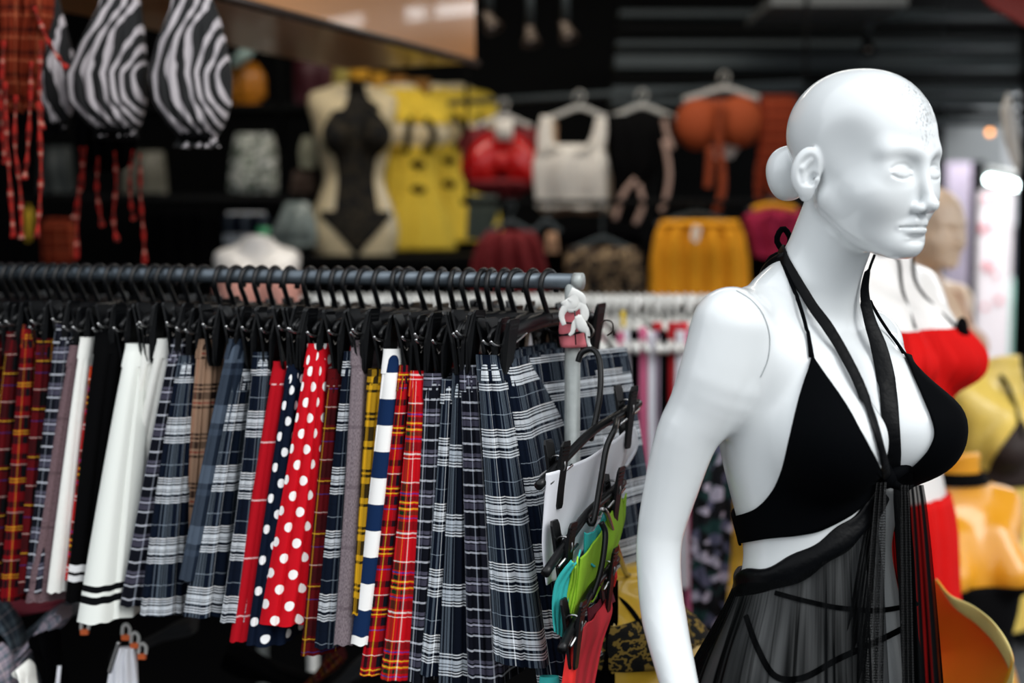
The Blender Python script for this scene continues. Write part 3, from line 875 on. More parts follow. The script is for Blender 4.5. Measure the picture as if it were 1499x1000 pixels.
for b_ in (PB, PB2):
    obj('foot', MB().tube([b_+RN*.28+Vector((0, 0, .0125)), b_-RN*.28+Vector((0, 0, .0125))], .0125, 16), M_galv, rack)
obj('lower_rail', MB().tube([(PB.x, PB.y, .28), (PB2.x, PB2.y, .28)], .010, 14), M_galv, rack)
# weld bead, pink sleeve, torn white tape and wire round the top of the post
M_pink = mat('pink_card', 'd9727a', rough=.7, noise=.1, nscale=30)
M_tape = mat('torn_white_tape', 'dcdcd8', rough=.6, noise=.1, nscale=60)
rnd = random.Random(4)
zt = P(838, 452, 2.02).z; zb = P(838, 508, 2.02).z
rows = []
for j in range(12):
    z = lerp(zt, zb, j/11)
    rows.append([Vector((PB.x, PB.y, z))+Vector((math.cos(g), math.sin(g), 0))*(.0175+.0018*math.sin(g*3+j*.7)+rnd.uniform(-.0006, .0006)) for g in [2*math.pi*k/26 for k in range(26)]])
sleeve = obj('pink_sleeve', MB().grid(rows, close=True), M_pink, rack, solid=.0015, label='pink card sleeve tied round the post')
q = MB()
def tp_(pts, w, Y=2.0, th=.0015): q.tube(bez([P(a, b, Y) for a, b in pts], 22), list(np.interp(np.linspace(0, 1, 22), np.linspace(0, 1, len(w)), [x/2/F*2.0*(1+.15*math.sin(i*2.1)) for i, x in enumerate(w)])), 10, flat=.35, up=(0, -1, 0))
tp_([(826, 440), (836, 452), (850, 446), (856, 460), (850, 478)], [14, 12, 12, 14, 8])
tp_([(842, 430), (838, 444), (828, 450), (822, 462), (826, 476)], [16, 20, 14, 9, 6])
tp_([(850, 462), (842, 474), (838, 486), (833, 491)], [8, 9, 8, 4], 1.995)
tp_([(846, 462), (852, 478), (860, 486), (861, 500), (864, 512), (856, 520), (850, 522)], [10, 16, 9, 5, 5, 5, 4], 1.993)
tp_([(834, 428), (850, 436), (855, 448)], [18, 14, 6])
obj('tape', q, M_tape, sleeve, label='torn white tape')
q = MB()
for zz, ph in ((P(838, 468, 2.02).z, 0), (P(838, 486, 2.02).z, 1.0), (P(838, 489, 2.02).z, 2.2)):
    q.tube([Vector((PB.x, PB.y, zz))+Vector((math.cos(g)*.0195, math.sin(g)*.0195, .004*math.sin(g+ph))) for g in [2*math.pi*k/24 for k in range(24)]], .0011, 6, closed=True)
q.tube([P(x, y, 1.995) for x, y in ((841, 455), (843, 470), (842, 488), (843, 505))], .001, 6)
obj('binding_wire', q, M_blackplastic, sleeve)
q = MB()
q.tube(bez([P(858, 470, 2.0), P(866, 478, 1.99), (P(869, 487, 1.985)), P(863, 494, 1.99), P(857, 488, 2.0)], 20), .0014, 8)
q.tube(bez([P(878, 476, 2.0), P(886, 469, 1.99), P(896, 472, 1.985), P(897, 484, 1.985), P(889, 491, 1.99)], 20), .0012, 8)
obj('wire_hook', q, M_darkwire, sleeve)
# ---------------------------------------------------------------- clip hangers
HR = .0225
def make_hanger():
    """local: origin at the rail's centre, +x towards the near end, z up"""
    t = thing('clip_hanger', 'black plastic clip hanger holding a skirt, one of the crowded row on the front rail', 'hanger', (0, 0, 0), 'black clip hangers on the front rack')
    pts = []
    for a in range(-35, 216, 12): pts.append((HR*math.cos(R(a)), 0, .0112-HR+.0032+HR*math.sin(R(a))))
    pts.reverse(); pts = [p for p in pts]
    pts = [pts[0]]+pts
    zb = -.052
    x0, _, z0 = pts[-1]
    pts += [(x0-.006, 0, z0-.010), (.006, 0, z0-.022), (.001, 0, z0-.032), (0, 0, zb)]
    obj('hook', MB().tube(pts, [.0032]+[.0041]*(len(pts)-2)+[.0048], 10), M_blackplastic, t)
    q = MB(); q.tube(bez([(-.140, 0, -.070), (-.09, 0, -.062), (0, 0, -.055), (.09, 0, -.062), (.140, 0, -.070)], 22), [.002, .004]+[.007]*18+[.004, .002], 8, flat=1.7)
    q.tube(bez([(0, 0, -.048), (0, 0, -.06)], 4), .007, 10)
    bar = obj('bar', q, M_blackplastic, t)
    for sx in (-1, 1):
        q = MB(); q.tube(bez([(sx*.070, .004, -.068), (sx*.105, .005, -.078), (sx*.145, .004, -.077), (sx*.156, 0, -.070)], 12), .0022, 8)
        obj('metal_rod', q, M_chrome, bar)
    for sx in (1, -1):
        q = MB(); x = sx*.125
        for sy in (-1, 1):
            prof = [(-.0095, -.046), (-.0075, -.042), (.0075, -.042), (.0095, -.046), (.0095, -.085), (.0065, -.128), (.004, -.134), (-.004, -.134), (-.0065, -.128), (-.0095, -.085)]
            n = len(prof); V = []
            for s_ in (0, 1):
                for px, pz in [(1.5*a_, b_) for a_, b_ in prof]:
                    k = (pz+.088)/.046
                    yy = .0045+max(0, k)*.012+max(0, -k)*(-.0022)
                    V.append((x+px, sy*(yy+s_*.0036), pz))
            q.add(V, [tuple(range(n)), tuple(range(2*n-1, n-1, -1))]+[(j, j+n, (j+1) % n+n, (j+1) % n) for j in range(n)])
            for k in range(6):
                z = -.050-k*.0052; yy = .0042+(z+.088)/.046*.011+.0032
                q.box((x, sy*(yy+.001), z), (.020, .0034, .0022))
        c = obj('clip', q, M_blackplastic, t, smooth=False)
        s = MB(); s.tube([(x, .0105*math.sin(R(a)), -.082+.012*math.cos(R(a))) for a in range(-150, 151, 15)], .0017, 8, up=(1, 0, 0))
        s.tube([(x-.012, 0, -.092), (x, 0, -.086), (x+.012, 0, -.092)], .0015, 6)
        obj('spring', s, M_darkwire, c)
    return t
def rail_at(px, off=0.0):
    """distance along the rail (from its right end) where a line parallel to it, off towards the camera, crosses pixel column px"""
    A = RA+RN*off; k = (px-749.5)/F
    # include pitch: depth along view = y*cos+... small, ignored
    return (A.x-k*A.y*1.003)/(k*RU.y*1.003-RU.x)
hooks = [0+i*15.5-60 for i in range(12)]+[128, 148, 168, 188, 208, 228, 244, 261, 281, 300, 327, 347, 366, 385, 404, 426, 455, 475, 495, 515, 535, 558, 584, 599, 624, 647, 667, 687, 708, 720, 739, 756, 780, 803]
rnd = random.Random(11)
hproto = make_hanger(); HANG = []
RANG = math.atan2(RN.y, RN.x)
def ordn(k): return k
for i, px in enumerate(hooks):
    s = rail_at(px); pos = RA+RU*s
    h = hproto if i == 0 else dup(hproto)
    h.location = pos; h.rotation_euler = (rnd.uniform(-.03, .03), rnd.uniform(-.05, .05), RANG+rnd.uniform(-.10, .10)+(-.10 if i > len(hooks)-4 else 0)); HANG.append((px, h))
# ---------------------------------------------------------------- skirts
def line_pt(px, y, off):
    s = rail_at(px, off); q = RA+RN*off+RU*s
    return P(px, y, q.y)
def skirt(label, m, top, hem, yt, yh, nf=3, folds=.30, w=(.25, .36), bdir=None, bow=0, seed=0, plen=None, off=(.135, .185), wb=True, mid=None, group='skirts on the front rack', hemtilt=0, name='skirt', thick=.006):
    rnd = random.Random(seed*7+3); ph0 = rnd.random()*6.28; nr = 44; NC = 72
    bd = (-RN if bdir is None else Vector(bdir).normalized())
    topc = line_pt(sum(top)/2, yt, off[0])
    loc = Vector((topc.x, topc.y, 0)) ; 
    def column(t, grow=0):
        xl = lerp(top[0], hem[0], t**.92); xr = lerp(top[1], hem[1], t**.92)
        if mid is not None:
            f = 4*t*(1-t); xl += mid[0]*f; xr += mid[1]*f
        cx = (xl+xr)/2+bow*4*t*(1-t)
        y = lerp(yt, yh, t); o = lerp(off[0], off[1], t**.8)
        c = line_pt(cx, y, o)
        T = (xr-xl)/2/F*c.y
        ray = (c-CAMP); ray.z = 0; ray.normalize(); side = Vector((-ray.y, ray.x, 0)); side = -side   # screen right
        return c, T, side, ray
    def loop(t, grow=0.0, flat=False):
        c, T, side, ray = column(t); T += grow
        W_ = lerp(w[0], w[1], t); out = []
        amp = (0 if flat else folds*T/max(nf, 1)**.6*.9)*smooth(t/.12)
        th = thick*(1+t)
        for k in range(NC+1):
            a = -1+2*k/NC
            x = T*a; d = (1-math.sqrt(max(0, 1-a*a*.98)))*T*.55
            g = a*math.pi*nf+ph0+.8*math.sin(t*2.2+ph0)
            wv = 2*abs(math.cos(g*.5))**.75-1+.25*math.sin(g*.5+ph0*2+t)
            d -= amp*.85*wv*(1-abs(a)**6*.7)
            x += amp*.35*math.cos(g)*(1-abs(a)**4)
            out.append(c+side*x+ray*d)
        R_ = out[-1].copy(); L_ = out[0].copy(); e = c+bd*W_
        ns = 26
        sd = bd.cross(Vector((0, 0, 1)))
        if sd.dot(side) < 0: sd = -sd
        rs = []
        for k in range(1, ns):
            s_ = k/ns; b_ = c+bd*(T*.9+(W_-T*.9)*s_); tt = max(th, (T-th)*math.exp(-s_*W_/.035)+th)
            pl = (0 if flat else .0045*t*math.sin(s_*W_/.022+ph0*1.7+.6*math.sin(t*3)))
            rs.append((b_, tt, pl))
        for b_, tt, pl in rs: out.append(b_+sd*(tt+pl))
        out.append(e+sd*th*.7+bd*.002); out.append(e-sd*th*.7+bd*.002)
        for b_, tt, pl in reversed(rs): out.append(b_-sd*(tt-pl))
        return out
    ht = hemtilt
    rows = [loop(j/(nr-1)) for j in range(nr)]
    ln = (rows[0][NC//2]-rows[-1][NC//2]).length
    for j in range(nr):
        for k in range(len(rows[j])):
            a = (-1+2*min(k, NC)/NC)
            rows[j][k] = rows[j][k]+Vector((0, 0, 1))*((ht*a+.0012*math.sin(k*.2+ph0))*(j/(nr-1))**4)
    uv = []
    # cloth coordinate round the loop measured at mid length, so checks stay square
    ref = rows[nr*2//3]; acc = [0]
    for k in range(1, len(ref)): acc.append(acc[-1]+(ref[k]-ref[k-1]).length)
    u0 = rnd.random(); v0 = rnd.random()*.3 if plen is None else 0
    for j in range(nr): uv.append([(acc[k]+u0, (ln*j/(nr-1) if plen is None else plen*j/(nr-1))+v0) for k in range(len(ref))])
    # close the loop by repeating the first column
    for j in range(nr): rows[j].append(rows[j][0].copy()); uv[j].append((acc[-1]+u0+.002, uv[j][-1][1]))
    q = MB().grid(rows, uv=uv)
    sk = thing(name, label, 'skirt' if name == 'skirt' else name, loc, group)
    obj('skirt_body', q, m, sk)
    if wb:
        tb = .085; r2 = []; u2 = []
        for j in range(6):
            t = -.012+tb*j/5; lp_ = loop(max(t, 0), grow=.0018, flat=True)
            dz = min(t, 0)*(yh-yt)/F*topc.y
            lp_ = [p-Vector((0, 0, dz)) for p in lp_]
            lp_.append(lp_[0].copy()); r2.append(lp_); u2.append([(acc[min(k, len(acc)-1)]+u0+.01, ln*t+v0+.33) for k in range(len(lp_))])
        obj('waistband', MB().grid(r2, uv=u2), m, sk)
    return sk
SK_ = [
 # label, material, top(x0,x1), hem(x0,x1), ytop, yhem, folds...
 ('dark red tartan skirt at the far left end of the front rack', M_dtartan, (-22, 12), (-80, -28), 495, 880, dict(nf=3)),
 ('red tartan skirt, second from the left end of the rack', M_dtartan, (12, 32), (-30, 8), 490, 880, dict(nf=3)),
 ('narrow red tartan skirt with yellow lines near the left end', M_tartan3, (34, 52), (0, 38), 480, 880, dict(nf=2)),
 ('very dark red check skirt behind a navy one near the left end', M_dtartan, (56, 82), (26, 58), 500, 870, dict(nf=3)),
 ('dark navy skirt with thin white checks left of the mauve wool one', M_check, (84, 108), (36, 78), 475, 868, dict(nf=2)),
 ('dusty mauve wool skirt left of the thin white one', M_mauve2, (104, 121), (38, 80), 510, 882, dict(nf=2, folds=.2)),
 ('thin plain white skirt between mauve wool and black', M_wht, (119, 134), (69, 96), 498, 868, dict(nf=1, folds=.15)),
 ('sliver of an orange red tartan skirt between white and black', M_tartan, (133, 141), (95, 108), 540, 850, dict(nf=1)),
 ('black skirt with two white bands above the hem', M_bstr, (142, 186), (96, 134), 490, 882, dict(nf=2, folds=.2, plen=.42)),
 ('white skirt with two black bands above the hem', M_wstr, (186, 212), (113, 176), 508, 912, dict(nf=1, folds=.25, plen=.42, off=(.14, .215))),
 ('white skirt whose pleats show right of the banded white one', M_wht, (212, 232), (146, 176), 508, 850, dict(nf=1, folds=.3, off=(.135, .15))),
 ('cream white skirt left of a small check skirt', M_wht, (232, 256), (160, 186), 500, 840, dict(nf=1, folds=.3, off=(.135, .14))),
 ('dark skirt with small pale checks right of the white ones', M_check, (253, 272), (176, 216), 500, 888, dict(nf=2, folds=.2)),
 ('navy and white plaid skirt left of the beige tartan one', M_navy, (262, 288), (205, 268), 525, 902, dict(nf=3, bow=-2)),
 ('beige and brown tartan skirt showing only its upper half', M_brown, (290, 322), (262, 300), 500, 840, dict(nf=3, off=(.13, .14))),
 ('dull grey blue check skirt right of the beige tartan one', M_check2, (336, 366), (262, 310), 500, 850, dict(nf=2, folds=.25)),
 ('wide navy plaid skirt with bright white checks, left of a narrower navy plaid', M_navy, (340, 368), (268, 334), 545, 904, dict(nf=3, bow=-3)),
 ('narrower navy plaid skirt left of the red windowpane one', M_navy, (372, 400), (322, 372), 520, 912, dict(nf=3, bow=4)),
 ('sliver of a grey white skirt left of the red windowpane one', M_grw, (394, 402), (352, 366), 545, 850, dict(nf=1, off=(.12, .14))),
 ('plain red skirt crossed by thin white windowpane lines', M_window, (402, 422), (336, 372), 534, 940, dict(nf=1, folds=.2)),
 ('navy skirt with white polka dots', M_ndot, (422, 444), (360, 420), 538, 946, dict(nf=2, folds=.35)),
 ('long red skirt with white polka dots', M_rdot, (452, 480), (379, 462), 508, 916, dict(nf=3, folds=.35, bow=2)),
 ('sliver of a dark red tartan skirt right of the red polka dots', M_dtartan, (482, 500), (440, 475), 545, 960, dict(nf=2)),
 ('slim navy plaid skirt left of the grey mauve wool one', M_navy, (505, 518), (460, 492), 520, 950, dict(nf=2)),
 ('grey mauve wool skirt between navy plaid and mustard', M_mauve, (516, 533), (488, 520), 503, 945, dict(nf=1, folds=.12, mid=(3, 3))),
 ('mustard yellow plaid skirt half hidden by the striped one', M_mustard, (540, 562), (515, 535), 545, 900, dict(nf=2)),
 ('skirt with broad navy and white horizontal stripes', M_nstr, (563, 588), (513, 548), 516, 944, dict(nf=1, folds=.4, mid=(3, 3))),
 ('slim red royal tartan skirt right of the striped one', M_tartan2, (586, 600), (526, 560), 540, 990, dict(nf=2, mid=(3, 3))),
 ('bright red royal tartan skirt with yellow and blue lines', M_tartan, (602, 622), (556, 610), 548, 997, dict(nf=2, folds=.3, mid=(3, 8))),
 ('black skirt with small pale grey checks right of the red tartan', M_check, (622, 650), (596, 632), 552, 1000, dict(nf=3, mid=(2, 4))),
 ('navy plaid skirt with big white checks right of the small check one', M_navy, (648, 672), (614, 652), 560, 990, dict(nf=2, mid=(3, 3))),
 ('navy and white plaid skirt left of the black small check one', M_navy2, (664, 682), (640, 694), 552, 1010, dict(nf=3)),
 ('black skirt with fine white grid checks near the post', M_check, (674, 704), (684, 738), 540, 1006, dict(nf=3)),
 ('large grey and navy plaid skirt flaring to the right near the post', M_navy, (698, 730), (722, 802), 525, 976, dict(nf=2, folds=.4, off=(.14, .20), hemtilt=-.004)),
 ('navy plaid skirt just left of the post, behind the large flaring one', M_navy, (722, 750), (786, 832), 532, 1004, dict(nf=3, off=(.12, .16))),
]
for i, (lab, m, tp1, hm, yt, yh, kw) in enumerate(SK_):
    skirt(lab, m, tp1, hm, yt, yh, seed=i, **kw)
skirt('navy and white plaid skirt seen broadside behind the post', M_navy, (748, 768), (792, 822), 530, 985, seed=77, nf=2, bdir=(.66, .75, 0), w=(.25, .29), off=(.055, .0))
# ---------------------------------------------------------------- generic hanging cloth
def cloth(rows, Y, nf=4, amp=.006, thick=.02, n=40, seed=0, slant=0, nr=None, uvk=1.0):
    """closed garment tube from outline rows (y, xl, xr) in photo columns at depth Y (or (y,xl,xr,Y))"""
    rnd = random.Random(seed+91); f = [rnd.random()*6.28 for _ in range(4)]
    nr = nr or max(8, len(rows)*4)
    ys = [r_[0] for r_ in rows]; yy = np.linspace(0, len(rows)-1, nr)
    out = []; uv = []
    for j, q in enumerate(yy):
        a = min(int(q), len(rows)-2); t = q-a; t = t*t*(3-2*t)*.3+t*.7
        y = lerp(rows[a][0], rows[a+1][0], t); xl = lerp(rows[a][1], rows[a+1][1], t); xr = lerp(rows[a][2], rows[a+1][2], t)
        Yc = Y if len(rows[a]) < 4 else lerp(rows[a][3], rows[a+1][3], t)
        L = P(xl, y, Yc); Rr = P(xr, y, Yc); c = (L+Rr)/2; ax = (Rr-L)/2; hw_ = ax.length; k = j/(nr-1)
        am = amp*smooth(k*3+.15)
        r_ = []
        for i in range(n):
            g = 2*math.pi*i/n; cx = math.cos(g); sy = math.sin(g)
            th = min(thick, hw_)*(.55+.45*math.sin(math.pi*min(1, k*1.2)))
            ww = am*math.sin(cx*nf*3.14+f[0]+.6*math.sin(k*3+f[1]))*(1-cx**8)
            r_.append(c+ax*cx+Vector((0, -1, 0))*(sy*th*abs(sy)**-.35*1 if abs(sy) > 1e-6 else 0)+Vector((0, -1, 0))*(ww*(1 if sy > 0 else .6))+Vector((0, 0, 1))*(.3*am*math.sin(cx*7+f[2])*(k if j == nr-1 else 0)))
        out.append(r_); uv.append([((1+math.cos(2*math.pi*i/n))*hw_*uvk, (P(xl, rows[0][0], Yc)-P(xl, y, Yc)).length*uvk) for i in range(n)])
    q = MB().grid(out, close=True, uv=uv)
    q.add(out[-1], [tuple(range(n))], uv[-1]); q.add(out[0], [tuple(range(n))], uv[0])
    return q
def garment(name, label, cat, m, rows, Y, group=None, **k):
    q = cloth(rows, Y, **k); y1 = max(rows, key=lambda r_: r_[0])
    c = P((y1[1]+y1[2])/2, y1[0], Y if len(y1) < 4 else y1[3])
    return tag(obj(name, q, m, loc=c), label, cat, group)
def gthing(name, label, cat, m, body_name, rows, Y, group=None, **k):
    y1 = max(rows, key=lambda r_: r_[0]); c = P((y1[1]+y1[2])/2, y1[0], Y)
    t = thing(name, label, cat, c, group)
    b = obj(body_name, cloth(rows, Y, **k), m, t)
    return t, b
def strand(pts, r, Y=None, n=8, k=16, flat=1.0):
    pp = [P(p[0], p[1], p[2] if len(p) > 2 else Y) for p in pts]
    return MB().tube(bez(pp, k), r, n, flat=flat)
def wire_hanger(label, cx, y, w, Y, m, group=None, hk=32, tilt=0, loc=None):
    """hanger with open hook, shoulders and bottom bar; cx,y photo position of the bar centre, w in pixels"""
    c = P(cx, y, Y); s = Y/F
    t = thing('hanger', label, 'hanger', c, group)
    hp = [P(cx-7, y-hk+8, Y), P(cx-7, y-hk+2, Y), P(cx-1, y-hk-5, Y), P(cx+7, y-hk, Y), P(cx+5, y-hk+8, Y), P(cx, y-hk+14, Y), P(cx, y-12, Y)]
    obj('hook', MB().tube(bez(hp, 24), .0028, 8), m, t)
    a, b = P(cx-w/2, y+4, Y), P(cx+w/2, y+4, Y)
    q = MB().tube(bez([a, P(cx-w*.3, y-3, Y), P(cx, y-13, Y), P(cx+w*.3, y-3, Y), b], 20), .0055, 8, flat=1.6)
    sh_ = obj('shoulder_bar', q, m, t)
    return t
# ---------------------------------------------------------------- torso forms
def form(name, label, cat, m, px, py_neck, Y, scale=1.0, yaw=0, head_on=False, group=None, zneck=1.55, cut=.80, arms=False, tilt=None, hyaw=0, res=.011, bust=1.0, stand=True, part='torso', ntilt=(0, .25, 1), stm=None):
    o_ = P(px, py_neck, Y); base = Vector((o_.x, Y, o_.z-zneck*scale))
    a1 = a2 = None
    if arms:
        a1 = ([(-.138, .03, 1.445), (-.165, .04, 1.30), (-.185, .03, 1.15), (-.18, -.01, .95), (-.175, -.03, .86)], [.041, .036, .029, .024, .020])
        a2 = ([(.138, .03, 1.445), (.165, .04, 1.30), (.185, .03, 1.15), (.18, -.01, .95), (.175, -.03, .86)], [.041, .036, .029, .024, .020])
    if head_on: B = Body(head_at=(0, -.035, 1.545), head_yaw=hyaw, head_pitch=3, armR=a1, armL=a2, legs=False, bust=bust)
    else: B = Body(armR=a1, armL=a2, legs=False, has_head=False, neck_cut=(ntilt, (0, .02, zneck)), bust=bust)
    f = lambda p: np.maximum(B(p), cut-p[:, 2])
    hi = 1.80 if head_on else 1.60
    V, Q = nets(f, (-.26, -.22, cut-.03), (.26, .20, hi), res)
    V = relax(V, Q, 2, np.ones(len(V)))
    if head_on:
        V1, Q1 = sel(V, Q, V[:, 2] < 1.55+.024)
        V2, Q2 = nets(f, (-.12, -.18, 1.50), (.12, .14, 1.80), .004); V2, Q2 = sel(V2, Q2, V2[:, 2] > 1.555)
        V, Q = np.concatenate([V1, V2]), np.concatenate([Q1, Q2+len(V1)])
    V = V*scale
    rot = Matrix.Rotation(R(yaw), 3, 'Z')
    if tilt is not None: rot = Matrix.Rotation(R(tilt[0]), 3, 'X') @ Matrix.Rotation(R(tilt[1]), 3, 'Y') @ rot
    t = thing(name, label, cat, base, group)
    Vw = np.array([rot @ Vector(v) for v in V.tolist()]) if tilt is not None else V @ np.array(rot).T
    me = np_mesh(part, Vw, Q); me.materials.append(m)
    b = bpy.data.objects.new(part, me); COL.objects.link(b); b.parent = t
    FI = dict(t=t, base=base, rot=rot, s=scale, bvh=BVHTree.FromPolygons(Vw.tolist(), Q.tolist()))
    if stand:
        q = MB(); c0 = base+rot @ Vector((0, .02, cut*scale+.03))
        q.tube([(c0.x, c0.y, max(.02, 0)), c0], .013, 12)
        obj('stand_pole', q, stm or M_galv, t)
        obj('stand_base', MB().lathe((c0.x, c0.y, 0), [(0, .022), (.05, .022), (.14, .010), (.15, 0), (0, 0)], 28), stm or M_galv, t)
    return FI
def wrap(fi, name, m, ph0, ph1, ztop, zbot, nc=80, nr=24, off=.006, fold=0, nfold=20, puff=0, label=None, parent=None, flare=0, solid=.002, hang=False, seed=1, uvs=1.0):
    """cloth wound round a form; ztop/zbot are numbers or functions of the angle (0 = front), in body heights"""
    rnd = random.Random(seed); f0 = rnd.random()*6; rows = []; uv = []
    for i in range(nc):
        ph = lerp(ph0, ph1, i/(nc-1)); a = ztop(ph) if callable(ztop) else ztop; b = zbot(ph) if callable(zbot) else zbot
        col = []; uc = []; rr = 0
        for j in range(nr):
            t_ = j/(nr-1); z = lerp(a, b, t_)
            c = fi['rot'] @ Vector((0, .005*fi['s'], z*fi['s'])); d = fi['rot'] @ Vector((math.sin(ph), -math.cos(ph), 0))
            h, n_, _, _ = fi['bvh'].ray_cast(c+d*.5, -d, .5)
            r0 = (h-c).length if h is not None else .10*fi['s']
            if hang: rr = max(r0+off, rr); rb = rr
            else: rb = r0+off
            e = math.sin(math.pi*t_)
            rb += puff*e+fold*(math.sin(ph*nfold+f0)+.5*math.sin(ph*nfold*2.3+f0+3*t_))*(.3+.7*(t_ if hang else 1))+flare*t_
            col.append(fi['base']+c+d*rb); uc.append((ph*.13*uvs, z*uvs))
        rows.append(col); uv.append(uc)
    return obj(name, MB().grid(rows, uv=uv), m, parent or fi['t'], solid=solid, label=label)
def surf(fi, ph, z, off=.004):
    c = fi['rot'] @ Vector((0, .005*fi['s'], z*fi['s'])); d = fi['rot'] @ Vector((math.sin(ph), -math.cos(ph), 0))
    h, n_, _, _ = fi['bvh'].ray_cast(c+d*.5, -d, .5)
    if h is None: h = c+d*.06
    return fi['base']+h+d*off
def fstrap(fi, name, m, pts, r, parent=None, n=16, flat=1.0):
    pp = [surf(fi, a, b, r*.6) for a, b in pts]
    return obj(name, MB().tube(bez(pp, n), r, 8), m, parent or fi['t'])
# ---------------------------------------------------------------- more materials
def patchy(name, cols, scale=30, rough=.8, kind='noise', sx=1, sy=1):
    m, nt, b = _nt(name); u, v, tc = uvxy(nt)
    mp = nt.nodes.new('ShaderNodeMapping'); mp.inputs['Scale'].default_value = (sx, sy, 1); nt.links.new(tc.outputs['UV'], mp.inputs[0])
    if kind == 'noise':
        nz = nt.nodes.new('ShaderNodeTexNoise'); nz.inputs['Scale'].default_value = scale; nz.inputs['Detail'].default_value = 3; fac = nz.outputs['Fac']
    else:
        nz = nt.nodes.new('ShaderNodeTexVoronoi'); nz.inputs['Scale'].default_value = scale; sp = nt.nodes.new('ShaderNodeSeparateColor'); nt.links.new(nz.outputs['Color'], sp.inputs[0]); fac = sp.outputs[0]
    nt.links.new(mp.outputs[0], nz.inputs['Vector'])
    rp = nt.nodes.new('ShaderNodeValToRGB'); rp.color_ramp.interpolation = 'CONSTANT'
    k = len(cols); lo_, hi_ = (.32, .68) if kind == 'noise' else (0, 1)
    rp.color_ramp.elements[0].color = srgb(cols[0]); rp.color_ramp.elements[0].position = 0
    rp.color_ramp.elements[1].position = lo_+(hi_-lo_)/k; rp.color_ramp.elements[1].color = srgb(cols[1])
    for i in range(2, k):
        e = rp.color_ramp.elements.new(lo_+(hi_-lo_)*i/k); e.color = srgb(cols[i])
    nt.links.new(fac, rp.inputs[0]); nt.links.new(rp.outputs[0], b.inputs['Base Color']); b.inputs['Roughness'].default_value = rough
    b.inputs['Specular IOR Level'].default_value = .3
    MATS[name] = m; return m
def zebra():
    m, nt, b = _nt('zebra_print'); u, v, tc = uvxy(nt)
    mp = nt.nodes.new('ShaderNodeMapping'); mp.inputs['Scale'].default_value = (1, .28, 1); mp.inputs['Rotation'].default_value = (0, 0, .12); nt.links.new(tc.outputs['UV'], mp.inputs[0])
    mp.inputs['Scale'].default_value = (17, 6.5, 1)
    nz = nt.nodes.new('ShaderNodeTexNoise'); nz.inputs['Scale'].default_value = 1; nz.inputs['Detail'].default_value = 1.5; nt.links.new(mp.outputs[0], nz.inputs['Vector'])
    a_ = math_node(nt, 'ADD', math_node(nt, 'MULTIPLY', u, 250), math_node(nt, 'MULTIPLY', nz.outputs['Fac'], 17))
    k = math_node(nt, 'GREATER_THAN', math_node(nt, 'SINE', a_), .18)
    nt.links.new(mixc(nt, k, srgb('07080a'), srgb('b9b2b5')), b.inputs['Base Color']); b.inputs['Roughness'].default_value = .8
    MATS['zebra_print'] = m; return m
M_zebra = zebra()
M_cream = mat('cream_plastic', 'd8c8a4', rough=.35, noise=.05, coat=.3)
M_yellowp = mat('yellow_plastic', 'e6b83c', rough=.3, noise=.06, coat=.4, nscale=8)
M_orangep = mat('orange_plastic', 'e09a22', rough=.3, noise=.06, coat=.4, nscale=8)
M_whitep = mat('offwhite_plastic', 'e4e0dc', rough=.35, noise=.03, coat=.3)
M_tan = mat('tan_skin_plastic', 'dfc3a8', rough=.4, noise=.05, coat=.2)
M_yel = mat('yellow_cotton', 'e8c63c', rough=.85, noise=.12, nscale=20)
M_red = mat('bright_red_chiffon', 'c8100e', rough=.75, noise=.12, nscale=15, spec=.1)
M_redsat = mat('red_satin', 'c01010', rough=.25, noise=.2, nscale=12, coat=.3)
M_dred = mat('dark_red_cloth', '6e0c14', rough=.8, noise=.3, nscale=25)
M_wht2 = mat('white_ribbed_cotton', 'ddd8d0', rough=.9, noise=.04)
M_nude = mat('nude_cotton', 'b08a6c', rough=.9, noise=.08)
M_rust = patchy('rust_lace', ['7c3014', '93401c', '5a200e'], scale=90)
M_rustpl = plaid('rust_plaid', '7a2c18', .035, .04, [(.2, .2, '3a1410'), (.6, .1, 'b06040')], [(.2, .2, '3a1410'), (.6, .1, 'b06040')])
M_org = mat('orange_yellow_cloth', 'e49a0c', rough=.85, noise=.10, nscale=30, bump=.3, bscale=90)
M_mag = mat('magenta_cloth', '9c0c3c', rough=.85, noise=.15)
M_lace = patchy('black_lace', ['030303', '050505', '2a2418', '040403'], scale=22)
M_leop = patchy('black_and_yellow_floral_net', ['0a0a08', '141208', '8a7030', '0a0a08'], scale=60)
M_floral = patchy('dark_floral', ['07080c', '1a3a38', '0b0c12', 'b8b0c0', '0a0a10', '5a5a70'], scale=55, kind='v')
M_beigepat = patchy('beige_brown_pattern', ['0c0a08', '2a1c12', '8a7458', '0c0a08'], scale=28)
M_aqua = mat('aqua_cloth', '2fb4b0', rough=.8, noise=.08)
M_lime = mat('lime_cloth', '9acb2e', rough=.8, noise=.08)
M_coral = mat('coral_cloth', 'd8303c', rough=.8, noise=.1)
M_redneon = mat('neon_red_cloth', 'ee2a24', rough=.7, noise=.05)
M_wine = mat('wine_cloth', '6e1026', rough=.8, noise=.1)
M_whtj = mat('white_jersey', 'e8e9ef', rough=.85, noise=.03)
M_clear = mat('clear_plastic', 'd8d8d4', rough=.2, noise=.05, alpha=.55)
M_wplast = mat('white_plastic', 'dcdcd8', rough=.35, noise=.05)
M_pinkc = mat('pink_cloth', 'd06c90', rough=.8, noise=.12)
M_lav = mat('lavender_cloth', 'c4b0c4', rough=.8, noise=.1)
M_redc = mat('red_cloth', 'b8141e', rough=.8, noise=.1)
M_black2 = mat('black_satin', '020203', rough=.8, noise=.2, spec=.08)
M_brown2 = mat('dark_brown_jersey', '24140f', rough=.7, noise=.15)
M_beige = mat('beige_straps', 'c49c84', rough=.7, noise=.1)
